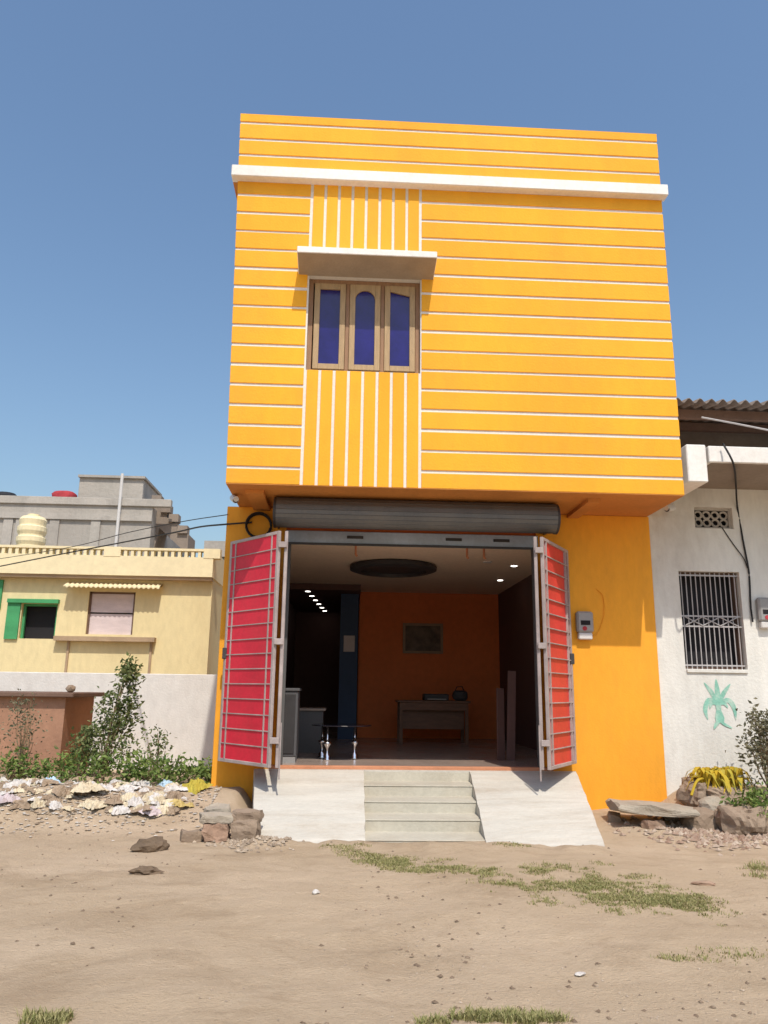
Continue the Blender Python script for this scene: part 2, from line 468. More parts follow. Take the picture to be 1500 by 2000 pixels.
# the upper window: three sashes filled with dark blue film
win = obj('window', B((WX0, WX0+.06, FY+.10, FY+.2, WZ0, WZ1), (WX1-.06, WX1, FY+.10, FY+.2, WZ0, WZ1),
                      (WX0+.06, WX1-.06, FY+.10, FY+.2, WZ0, WZ0+.05), (WX0+.06, WX1-.06, FY+.10, FY+.2, WZ1-.06, WZ1),
                      (-.07, -.02, FY+.10, FY+.2, WZ0+.05, WZ1-.06), (.385, .435, FY+.10, FY+.2, WZ0+.05, WZ1-.06), bevel=.004), M['wood'], house)
for i, (x0, x1) in enumerate(((WX0+.063, -.073), (-.017, .382), (.438, WX1-.063))):
    z0, z1, fr = WZ0+.053, WZ1-.063, .072
    yA, yB = FY+.085, FY+.13
    if i == 0: x0 += .012
    bm = B((x0, x0+fr, yA, yB, z0, z1), (x1-fr, x1, yA, yB, z0, z1), (x0+fr, x1-fr, yA, yB, z0, z0+fr), bevel=.004)
    cx, hw = (x0+x1)/2, (x1-x0)/2-fr
    top = z1-fr*1.1
    rise = (.06, .13, .0)[i]
    arc = [(cx+hw*math.cos(a), yA, top-rise+rise*math.sin(a)) for a in [math.pi*k/10 for k in range(11)]]
    if rise == 0: arc = [(x1-fr, yA, top-.06), (x0+fr, yA, top)]
    if i == 0: arc = [(x1-fr, yA, top), (x0+fr, yA, top)]
    prism([(x0+fr, yA, z1), (x1-fr, yA, z1)] + arc, (0, yB-yA, 0), bm)
    obj('sash', bm, M['wood2'], win)
    obj('pane', B((x0+fr-.005, x1-fr+.005, FY+.112, FY+.118, z0+fr-.005, z1-fr+.02)), M['blueglass'], win)
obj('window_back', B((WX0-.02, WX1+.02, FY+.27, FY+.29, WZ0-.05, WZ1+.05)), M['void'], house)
# slab under the upper storey, and the ground floor
obj('soffit', B((xl(ZB)+.003, XR-.003, FY+.004, 19.9, 3.896, 3.9065)), M['soffit'], house)  # brown tone deepens the shade on the underside
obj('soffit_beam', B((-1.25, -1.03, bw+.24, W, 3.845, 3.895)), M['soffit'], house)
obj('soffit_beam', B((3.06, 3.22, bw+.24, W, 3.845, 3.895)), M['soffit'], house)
OX0, OX1, FZ = -.80, 2.62, .54
obj('front_wall', B((-1.61, OX0, W, W+.25, -.2, 3.895), bevel=.006), M['orange'], house)
obj('front_wall', B((OX1, 4.22, W, W+.25, -.2, 3.895), bevel=.006), M['orange'], house)
obj('lintel', B((OX0, OX1, W+.05, W+.25, 3.44, 3.895)), M['intorange'], house)
obj('side_wall', B((-1.60, -1.40, W+.25, 20, -.2, 3.895)), M['orange'], house)
obj('side_wall', B((4.0, 4.2, W+.25, 20, -.2, 3.895)), M['orange'], house)
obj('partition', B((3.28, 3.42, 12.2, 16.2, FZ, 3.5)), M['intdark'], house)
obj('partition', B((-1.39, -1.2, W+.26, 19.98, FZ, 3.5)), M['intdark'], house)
obj('partition', B((.33, 3.28, 16.2, 16.35, FZ, 3.5)), M['intorange'], house)
obj('ceiling', B((-1.395, 3.995, W+.26, 19.98, 3.5, 3.6)), M['ceiling'], house)
ceil = [o for o in house.children if o.name.startswith('ceiling')][0]
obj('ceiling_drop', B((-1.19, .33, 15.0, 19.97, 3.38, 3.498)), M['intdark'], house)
obj('floor', B((-1.395, 3.995, W+.002, 19.98, FZ-.5, FZ)), M['intfloor'], house)
obj('threshold', B((OX0-.1, OX1+.1, W-.12, W+.001, FZ-.3, FZ+.012), bevel=.006), M['soil'], house)
obj('pillar', B((-.06, .30, 15.6, 15.95, FZ, 3.5)), M['bluepillar'], house)
# ceiling lights
spot_e = emit('lit_lamp', (1.0, .93, .85), 6.0)
for (px, py) in ((1004, 1105), (977, 1133), (681, 1157), (807, 1160), (952, 1098)):
    p = atz(px, py, 3.49)
    l = obj('ceiling_light', lathe([(.075, 0), (.075, .012)], (p.x, p.y, 3.486), 14), M['plasticwhite'], ceil)
    if px != 952: obj('lamp', lathe([(.05, 0), (.05, .004)], (p.x, p.y, 3.481), 14), spot_e, house)
for k in range(6):
    obj('lamp', lathe([(.05, 0), (.05, .006)], (-.72+.05*k, 15.3+k*.78, 3.374), 12), spot_e, house)
# dark oval recess hung under the ceiling
oc = atz(768, 1114, 3.42)
bm = bmesh.new()
prof = [(.86, .08), (.92, .05), (.92, 0), (.80, -.03), (.70, -.03), (.68, .02)]
lathe(prof, (0, 0, 0), 36, bm)
for v in bm.verts: v.co = Vector((oc.x+v.co.x*.78, oc.y+v.co.y*.80, 3.42+v.co.z))
obj('ceiling_recess', bm, M['dark'], ceil, smooth=False)
# rolled-up steel shutter above the opening
SC, SR_ = (9.66, 3.693), .192
shut = obj('shutter_box', prism([(-.90, SC[0]+SR_*math.cos(a), SC[1]+SR_*math.sin(a)) for a in [2*math.pi*k/40 for k in range(40)]], (3.63, 0, 0)), M['dark'], house)
for k in range(10):
    a = R(104 + k*16.6)
    c = Vector((0, SC[0]+(SR_+.003)*math.cos(a), SC[1]+(SR_+.003)*math.sin(a)))
    bm = B((-.885, 2.715, -.004, .004, -.0275, .0275), bevel=.003)
    for v in bm.verts:
        y_, z_ = v.co.y, v.co.z
        v.co = Vector((v.co.x, c.y + y_*math.cos(a) - z_*math.sin(a), c.z + y_*math.sin(a) + z_*math.cos(a)))
    obj('slat', bm, M['steel'], shut)
for s in (-.92, 2.718):
    obj('end_plate', prism([(s, SC[0]+.01+.206*math.cos(a), SC[1]+.198*math.sin(a)) for a in [2*math.pi*k/24 for k in range(24)]], (.03, 0, 0)), M['dark'], shut)
for s in (-.918, 2.72):
    obj('support_arm', B((s, s+.026, SC[0]+.15, W-.001, 3.60, 3.78)), M['dark'], shut)
obj('bottom_rail', B((OX0+.01, OX1-.01, 10.12, 10.16, 3.38, 3.56), bevel=.006), M['railsteel'], shut)
obj('rail_lip', B((OX0+.01, OX1-.01, 10.10, 10.119, 3.365, 3.395)), M['dark'], shut)
for x in (.02, 1.35, 2.0):
    obj('lock_bracket', B((x, x+.22, 10.11, 10.119, 3.46, 3.50), bevel=.003), M['dark'], shut)
for x in (OX0+.02, OX1-.07):
    obj('guide_rail', B((x, x+.05, W-.02, W+.04, FZ+.013, 3.5)), M['steel'], house)
for px in (695, 912, 945):
    p = at(px, 1068, 10.75)
    obj('hanging_hook', tube([(p.x, 10.75, 3.52), (p.x, 10.75, 3.36), (p.x+.02, 10.75, 3.33)], .018, 6), M['soil'], ceil)

# ------------------------------------------------------------------ folding gates
def gate(side, ax, bx, ox, oy, jx, label, red):
    ay = 9.22
    g = thing('folding_gate', (ax, ay, FZ), label, 'gate', 'folding gates at the shop opening')
    z0, z1 = .612, 3.365
    H = z1-z0
    def leaf(p, q, rows, name):
        p, q = Vector((*p, 0)), Vector((*q, 0))
        L_ = (q-p).length
        ang = math.atan2(q.y-p.y, q.x-p.x)
        rot = (0, 0, ang)
        base = Vector((p.x, p.y, z0))
        fr = obj(name, B((0, .045, -.02, .02, 0, H), (L_-.045, L_, -.02, .02, 0, H), (.045, L_-.045, -.02, .02, 0, .04), (.045, L_-.045, -.02, .02, H-.04, H), bevel=.004),
                 M['gatebar'], g, base, rot)
        OFF[fr.name] = Vector((0, 0, 0))
        sgn = 1
        obj('sheet', B((.04, L_-.04, .006, .010, .03, H-.03)), red, fr)
        for xx in (.14, L_-.14):
            obj('upright_bar', B((xx-.009, xx+.009, -.020, .024, .04, H-.04), bevel=.002), M['gatebar'], fr)
        rb = mesh_of('cross_bar', B((.045, L_-.045, -.015, .020, -.0065, .0065), bevel=.002), M['gatebar'])
        for k in range(1, rows):
            link('cross_bar', rb, fr, (0, 0, .04+(H-.08)*k/rows))
        return fr
    leaf((ax, ay), (ox, oy), 15, 'leaf')
    lf = leaf((bx, ay), (jx, W-.04), 15, 'leaf')
    for z in (.30, 1.42, 2.58):
        obj('hinge', B((min(ax, bx)-.012, max(ax, bx)+.012, ay-.035, ay-.012, z0+z-.035, z0+z+.035), bevel=.004), M['gatebar'], g)
    tip = Vector((ax, ay, 0))
    obj('drop_bolt', tube([(bx+side*.03, ay-.03, z0-.12), (bx+side*.03, ay-.03, z0+.5)], .010, 6), M['gatebar'], g)
    q = Vector((ox, oy, 0))
    obj('latch', B((ox-.03, ox+.03, oy-.05, oy-.01, 1.85, 1.99), bevel=.006), M['dark'], g)
    return g
gate(1, -.795, -.715, -1.495, 10.04, -.785, 'red sheet steel folding gate at left of the shop opening, opened outward', M['gatered'])
gate(-1, 2.42, 2.342, 3.00, 10.12, 2.60, 'narrow-looking red folding gate folded back beside the orange pillar with the meter', M['gateorange'])

# ------------------------------------------------------------------ entrance ramp with steps
rampt = thing('entrance_ramp', (.9, 8.9, 0), 'whitewashed cement entrance ramp with four steps down its middle', 'ramp')
RT = FZ-.03
yt = W-.14
# ramp edges: top x, bottom x, bottom y
def slope(xa, xb, xc, xd, y0a, y0b):
    """top edge xa..xb at yt, foot xc..xd at y0a..y0b"""
    bm = bmesh.new()
    n = 14
    rows = []
    for j in range(n+1):
        t = j/n
        row = []
        for i in range(13):
            s = i/12
            x = (xa+(xb-xa)*s)*(1-t) + (xc+(xd-xc)*s)*t
            y = yt*(1-t) + (y0a+(y0b-y0a)*s)*t
            z = RT*(1-t) - .03*t + .02*math.sin(math.pi*t) + (.006*noise.noise(Vector((x*2, y*2, 1))) if 0 < t else 0)
            if i in (0, 12) : x += .012*noise.noise(Vector((y*5, i, 3)))
            row.append(bm.verts.new((x, y, z)))
        rows.append(row)
    for j in range(n):
        for i in range(12):
            bm.faces.new((rows[j][i], rows[j][i+1], rows[j+1][i+1], rows[j+1][i]))
    low = [[bm.verts.new((v.co.x, v.co.y, -.25)) for v in (row[0], row[12])] for row in rows]
    for j in range(n):
        bm.faces.new((rows[j][0], rows[j+1][0], low[j+1][0], low[j][0]))
        bm.faces.new((rows[j][12], rows[j+1][12], low[j+1][1], low[j][1]))
    return bm
SL0, SR0, SL1, SR1 = .30, 1.64, .27, 1.47
obj('slope', slope(-1.06, SL0, -.84, SL1, 8.18, 8.10), M['ramp'], rampt)
obj('slope', slope(SR0, 3.00, SR1, 2.59, 8.02, 7.78), M['ramp'], rampt)
obj('landing', B((-1.06, 3.0, yt+.001, W-.122, -.2, RT+.004)), M['ramp'], rampt)
lerp = lambda a, b2, t: a+(b2-a)*t
ypos = lambda t: yt+(8.06-yt)*t
tp_ = 0.0
for k in range(4):
    z = RT-.005-.121*(k+1)
    t1 = min(1.0, (RT-z)/(RT+.03))-.01
    xa, xb = lerp(SL0, SL1, (tp_+t1)/2)-.06, lerp(SR0, SR1, tp_)+.06
    obj('step', B((xa, xb, ypos(t1)+.006, yt, -.2, z-.017), bevel=.003), M['step'], rampt)
    obj('tread', B((xa, xb, ypos(t1), ypos(tp_)+.02, z-.014, z), bevel=.004), M['step'], rampt)
    tp_ = t1
obj('step', B((SL0-.06, SR0+.06, yt-.004, yt, -.2, RT-.02)), M['step'], rampt)

# ------------------------------------------------------------------ things on the shop front
def meter(px0, py0, px1, py1, y, label):
    a, b2 = at(px0, py0, y), at(px1, py1, y)
    x0, x1, z1, z0 = a.x, b2.x, a.z, b2.z
    t = thing('electric_meter', ((x0+x1)/2, y, z0), label, 'meter')
    obj('case', B((x0, x1, y-.10, y-.002, z0+.09, z1), bevel=.025), M['plasticgrey'], t)
    obj('terminal_cover', B((x0+.02, x1-.02, y-.085, y-.002, z0, z0+.088), bevel=.012), M['plasticwhite'], t)
    obj('display', B((x0+.05, x1-.05, y-.104, y-.099, z0+.19, z0+.25)), M['void'], t)
    obj('dial', prism([(x0+.10+.03*math.cos(k*math.pi/8), y-.106, z0+.145+.03*math.sin(k*math.pi/8)) for k in range(16)], (0, .008, 0)), M['red_cloth'], t)
    return t
meter(1122, 1195, 1157, 1250, W, 'grey electric meter on the orange pillar beside the gate')
meter(1473, 1168, 1504, 1228, W+.05, 'grey electric meter on the white wall right of the barred window')
# wiring on the pillar
wp = [at(*p, W-.012) for p in ((1150, 1246), (1168, 1235), (1180, 1200), (1178, 1165), (1165, 1150))]
tag(obj('meter_wire', tube(spline(wp), .006, 5), M['orange']), 'thin painted wire looping beside the meter on the pillar', 'wire')
wp = [at(*p, W-.01) for p in ((1110, 1005), (1160, 1000), (1215, 988), (1262, 978))]
tag(obj('pillar_wire', tube(spline(wp), .008, 5), M['dark']), 'dark wire sagging across the top of the orange pillar', 'wire')

def cctv(p, d, label):
    p, d = Vector(p), Vector(d).normalized()
    t = thing('security_camera', p, label, 'camera')
    obj('bracket', tube([p, p+Vector((0, 0, -.03)), p+Vector((0, 0, -.03))+d*.06], .014, 6), M['plasticwhite'], t)
    q = p+Vector((0, 0, -.06))
    bd = obj('body', tube([q-d*.07, q+d*.10], .042, 12), M['plasticwhite'], t)
    obj('hood', tube([q-d*.04+Vector((0, 0, .018)), q+d*.125+Vector((0, 0, .018))], .036, 10), M['plasticwhite'], bd)
    obj('lens', tube([q+d*.095, q+d*.118], .034, 12), M['black'], bd)
p = at(1310, 990, 10.12); cctv((p.x, p.y, p.z+.04), (-.8, -.6, -.3), 'white bullet security camera under the right end of the overhang')
p = at(458, 958, 9.6); cctv((p.x, p.y, 3.905), (.35, -.9, -.4), 'white security camera under the left corner of the overhang')
# coil of cable on the left wall
bm = bmesh.new()
cc = at(505, 1026, W-.05)
pts = [cc+Vector((.165*math.cos(a)*(1+.05*math.sin(a*.31)), .03*math.sin(a*.17), .165*math.sin(a)*(1+.05*math.cos(a*.23)))) for a in [k*.3 for k in range(105)]]
tag(obj('cable_coil', tube(pts, .011, 5), M['black'], None), 'coil of black cable hung on the wall above the left gate', 'cable')
def cable(px, label, r=.011, name='overhead_cable'):
    tag(obj(name, tube(spline([at(*p) for p in px], 10), r, 5), M['black']), label, 'cable')
cable([(492, 1020, W-.03), (440, 1024, W-.02), (390, 1029, 11), (340, 1040, 12), (230, 1061, 14), (100, 1086, 15.5), (-60, 1118, 17)], 'black service cable sagging from the shop corner to the left', .013)
cable([(445, 1005, W-.02), (360, 1018, 11.5), (250, 1040, 13.5), (150, 1066, 15), (40, 1085, 16.5), (-60, 1100, 18)], 'thinner upper cable strung toward the pale yellow house', .007)

# ------------------------------------------------------------------ inside the shop
def furniture():
    t = thing('desk', (1.65, 14.6, FZ), 'dark wooden desk before the orange wall inside the shop', 'desk')
    x0, x1, y0, y1 = 1.02, 2.36, 14.35, 15.0
    obj('desk_top', B((x0, x1, y0, y1, 1.27, 1.31), bevel=.006), M['darkwood'], t)
    obj('apron', B((x0+.04, x1-.04, y0+.03, y0+.055, 1.14, 1.268)), M['darkwood'], t)
    for x in (x0+.04, x1-.10):
        for y in (y0+.04, y1-.10):
            obj('leg', B((x, x+.06, y, y+.06, FZ, 1.268)), M['darkwood'], t)
    obj('modesty_panel', B((x0+.1, x1-.1, y0+.2, y0+.22, .80, 1.14)), M['darkwood'], t)
    t = thing('printer', (1.75, 14.6, 1.31), 'low dark machine standing on the middle of the desk', 'printer')
    obj('body', B((1.52, 1.98, 14.5, 14.85, 1.312, 1.43), bevel=.015), M['dark'], t)
    obj('tray', B((1.58, 1.92, 14.42, 14.498, 1.325, 1.345)), M['plasticgrey'], t)
    t = thing('handbag', (2.2, 14.6, 1.31), 'dark bag on the right end of the desk', 'bag')
    b_ = lump(.14, .10, .10, .2, 1.5, 3, 4, .3); obj('body', b_, M['dark'], t, (2.2, 14.6, 1.405))
    obj('strap', tube([(2.1, 14.6, 1.45), (2.14, 14.6, 1.56), (2.24, 14.6, 1.57), (2.29, 14.6, 1.45)], .010, 6), M['black'], t)
    a, b2 = at(787, 1217, 16.19), at(865, 1277, 16.19)
    t = thing('picture', (a.x, 16.19, b2.z), 'framed picture on the orange back wall above the desk', 'picture')
    obj('frame', B((a.x, a.x+.05, 16.15, 16.198, b2.z, a.z), (b2.x-.05, b2.x, 16.15, 16.198, b2.z, a.z), (a.x+.05, b2.x-.05, 16.15, 16.198, b2.z, b2.z+.05), (a.x+.05, b2.x-.05, 16.15, 16.198, a.z-.05, a.z)), M['frame'], t)
    obj('print', B((a.x+.05, b2.x-.05, 16.175, 16.185, b2.z+.05, a.z-.05)), M['photo'], t)
    # small glass table on turned chrome legs
    c = Vector((-.02, 11.25, FZ))
    t = thing('glass_table', c, 'low dark glass table on turned chrome legs near the threshold', 'table')
    bm = lathe([(.42, 0), (.425, .006), (.42, .014)], (c.x+.03, c.y, FZ+.455), 32)
    obj('table_top', bm, M['smoke'], t)
    for dx, dy in ((-.16, -.2), (-.24, .18), (.22, .06)):
        obj('leg', lathe([(.055, 0), (.06, .012), (.045, .03), (.05, .06), (.018, .10), (.015, .16), (.05, .21), (.06, .235), (.03, .25), (.016, .30), (.014, .45)],
                         (c.x+dx, c.y+dy, FZ), 14), M['chrome'], t, smooth=True)
    t = thing('display_cabinet', (-.72, 10.75, FZ), 'slim dark display cabinet just inside the left gate', 'cabinet')
    obj('carcass', B((-1.15, -.58, 10.62, 11.1, FZ+.08, 1.46), bevel=.01), M['countergrey'], t)
    obj('top', B((-1.17, -.56, 10.60, 11.12, 1.462, 1.50), bevel=.006), M['countergrey'], t)
    obj('plinth', B((-1.14, -.59, 10.63, 11.09, FZ, FZ+.078)), M['plasticgrey'], t)
    obj('door', B((-1.12, -.61, 10.605, 10.619, FZ+.12, 1.42), bevel=.004), M['dark'], t)
    t = thing('low_counter', (-.35, 12.6, FZ), 'low grey counter in the dim left half of the shop', 'counter')
    obj('body', B((-1.18, -.28, 12.3, 13.0, FZ, 1.16)), M['countergrey'], t)
    obj('top', B((-1.19, -.24, 12.26, 13.04, 1.162, 1.20), bevel=.006), M['intfloor'], t)
    p = at(682, 1257, 15.58)
    tag(obj('notice', B((p.x-.11, p.x+.11, 15.588, 15.594, p.z-.16, p.z+.16)), M['paper']), 'pale paper notice stuck on the navy pillar', 'notice')
    for i, (x, h, lab) in enumerate(((2.42, 1.25, 'taller brown board leaning inside the right gate'), (2.28, 1.0, 'shorter grey board leaning inside the right gate'))):
        tag(obj('board', B((-.06, .06, -.012, .012, 0, h), bevel=.003), M['intdark'], None, (x, 11.3, FZ), (R(-4), R(3), R(20*i))), lab, 'board')
furniture()

# ------------------------------------------------------------------ the white house on the right
wh = thing('white_house', (6.5, 10.3, 0), 'limewashed white house with projecting slab and sheet roof, right of the orange house', 'house')
WY = W+.05
a0, a1 = at(1325, 1115, WY), at(1465, 1308, WY)
wx0, wx1, wz0, wz1 = a0.x, a1.x-.03, a1.z, a0.z
v0, v1 = at(1355, 990, WY), at(1433, 1033, WY)
vx0, vx1, vz0, vz1 = v0.x, v1.x, v1.z, v0.z
HX = 9.5
obj('wall', B((4.222, wx0, WY, WY+.25, -.1, 4.62), (wx1, HX, WY, WY+.25, -.1, vz0), (wx0, wx1, WY, WY+.25, -.1, wz0), (wx0, wx1, WY, WY+.25, wz1, vz0),
              (wx0, vx0, WY, WY+.25, vz0, 4.62), (vx1, HX, WY, WY+.25, vz0, 4.62), (vx0, vx1, WY, WY+.25, vz1, 4.62)), M['limewash'], wh)
obj('roof_slab', B((4.56, HX, 9.06, 19, 4.345, 4.56), bevel=.01), M['white'], wh)
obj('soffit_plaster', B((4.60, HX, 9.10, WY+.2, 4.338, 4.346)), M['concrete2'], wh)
obj('slab_end_block', B((4.27, 4.525, 9.055, WY+.2, 4.08, 4.57), bevel=.012), M['white'], wh)
obj('upper_wall', B((4.3, HX, 11.6, 11.8, 4.561, 5.9)), M['concrete2'], wh)
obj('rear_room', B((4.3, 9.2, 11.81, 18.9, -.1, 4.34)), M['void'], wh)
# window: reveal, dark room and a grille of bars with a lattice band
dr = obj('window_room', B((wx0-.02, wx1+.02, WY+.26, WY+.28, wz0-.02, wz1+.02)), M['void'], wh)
wf = obj('window_frame', B((wx0, wx0+.04, WY+.10, WY+.18, wz0, wz1), (wx1-.04, wx1, WY+.10, WY+.18, wz0, wz1), (wx0+.04, wx1-.04, WY+.10, WY+.18, wz1-.04, wz1), (wx0+.04, wx1-.04, WY+.10, WY+.18, wz0, wz0+.03)), M['slabdark'], wh)
barm = mesh_of('grille_bar', tube([(0, 0, wz0), (0, 0, wz1)], .0075, 6), M['grille'])
nb = 12
for k in range(nb):
    link('grille_bar', barm, wf, (wx0+.05+(wx1-wx0-.10)*k/(nb-1), WY+.055, 0))
zm = (wz0+wz1)/2-.02
for z in (wz0+.05, zm-.07, zm+.07, wz1-.05):
    obj('grille_rail', B((wx0+.004, wx1-.004, WY+.047, WY+.063, z-.010, z+.010)), M['grille'], wf)
bm = bmesh.new()
for k in range(3):
    xa = wx0+.06+(wx1-wx0-.12)*k/3; xb = wx0+.06+(wx1-wx0-.12)*(k+1)/3
    tube([(xa, WY+.043, zm-.06), (xb, WY+.043, zm+.06)], .008, 5, bm); tube([(xa, WY+.043, zm+.06), (xb, WY+.043, zm-.06)], .008, 5, bm)
obj('grille_lattice', bm, M['grille'], wf)
obj('window_sill', B((wx0+.01, wx1-.01, WY-.025, WY+.25, wz0-.05, wz0-.001), bevel=.006), M['limewash'], wh)
# pierced ventilator
bm = B((vx0, vx1, WY+.06, WY+.12, vz0, vz0+.03), (vx0, vx1, WY+.06, WY+.12, vz1-.03, vz1), (vx0, vx0+.03, WY+.06, WY+.12, vz0+.03, vz1-.03), (vx1-.03, vx1, WY+.06, WY+.12, vz0+.03, vz1-.03))
nn = 4
for k in range(nn):
    cx = vx0+.03+(vx1-vx0-.06)*(k+.5)/nn
    for zc in (vz0+.03+(vz1-vz0-.06)*.27, vz0+.03+(vz1-vz0-.06)*.73):
        n = 12
        pts = [Vector((cx+.05*math.cos(2*math.pi*q/n), WY+.09, zc+.05*math.sin(2*math.pi*q/n))) for q in range(n+1)]
        tube(pts, .016, 5, bm)
vent = obj('ventilator', bm, M['concrete'], wh)
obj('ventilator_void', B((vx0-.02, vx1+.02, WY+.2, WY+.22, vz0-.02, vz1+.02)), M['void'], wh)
# corrugated sheet roof
bm = bmesh.new()
nxc, x0c, x1c = 190, 4.30, HX
def roof_pt(i, t, o):
    x = x0c+(x1c-x0c)*i/nxc
    return Vector((x, 9.42+t*2.9, 5.30+t*.50+.035*math.sin(x*2*math.pi/.155)+o))
vv = [[[bm.verts.new(roof_pt(i, t, o)) for i in range(nxc+1)] for t in (0, 1)] for o in (0, .012)]
for o in (0, 1):
    for i in range(nxc):
        bm.faces.new((vv[o][0][i], vv[o][0][i+1], vv[o][1][i+1], vv[o][1][i]))
for i in range(nxc):
    bm.faces.new((vv[0][0][i], vv[0][0][i+1], vv[1][0][i+1], vv[1][0][i]))
rf = obj('sheet_roof', bm, M['asbestos'], wh, smooth=True)
for y in (9.75, 10.7):
    obj('purlin', B((4.3, HX, y, y+.08, 5.13+(y-9.42)*.172, 5.25+(y-9.42)*.172)), M['slabdark'], rf)
obj('pipe', tube([at(1370, 815, 9.5), at(1440, 828, 9.5), at(1510, 842, 9.5), at(1600, 858, 9.5)], .012, 6), M['grille'], rf)
# bush stencilled in green paint on the wall
def stencil():
    bm = bmesh.new()
    sc = at(1402, 1375, WY)
    k = .43/72.0
    lay = [0]
    def poly(pts):
        lay[0] += 1
        bm.faces.new([bm.verts.new((sc.x+x*k, WY-.003-.00006*lay[0], sc.z-y*k)) for x, y in pts])
    def frond(pts, w):
        pts = spline([(x, y, 0) for x, y in pts], 5)
        n = len(pts)
        L_, R_ = [], []
        for i, p in enumerate(pts):
            t = (pts[min(i+1, n-1)]-pts[max(i-1, 0)]).normalized()
            ww = w*(math.sin(math.pi*(.12+.86*i/(n-1))))**.7
            L_.append((p.x-t.y*ww, p.y+t.x*ww)); R_.append((p.x+t.y*ww, p.y-t.x*ww))
        for i in range(n-1): poly([L_[i], L_[i+1], R_[i+1], R_[i]])
    frond([(0, 0), (1, -25), (0, -54)], 6)
    frond([(-2, 0), (-12, -24), (-28, -46)], 5)
    frond([(2, 0), (14, -22), (32, -44)], 5)
    frond([(-2, -2), (-20, -8), (-30, 12), (-26, 34)], 5.5)
    frond([(2, -2), (24, -8), (36, 8), (38, 34)], 5.5)
    frond([(-2, 0), (-14, -2), (-20, 10)], 4)
    frond([(2, 0), (14, -2), (22, 8)], 4)
    poly([(-7, -4), (7, -4), (6, 14), (12, 30), (10, 40), (-8, 40), (-9, 28), (-5, 12)])
    frond([(0, 38), (-8, 44), (-14, 54)], 4)
    frond([(2, 38), (12, 44), (28, 52)], 3)
    o = obj('painted_plant', bm, M['stencil'], wh)
    o['label'] = 'green stencilled plant motif below the barred window'
stencil()
cable([(1412, 866, 9.0), (1432, 905, 9.0), (1437, 945, 9.9), (1440, 990, WY-.02), (1452, 1060, WY-.02), (1463, 1120, WY-.02), (1466, 1180, WY-.02), (1470, 1215, WY-.03)], 'black cable hanging from the white slab down past the window', .013, 'wall_cable')
cable([(1410, 1030, WY-.01), (1430, 1060, WY-.01), (1452, 1090, WY-.02), (1460, 1110, WY-.02)], 'thin dark cable slanting from the pierced ventilator', .007, 'wall_cable')

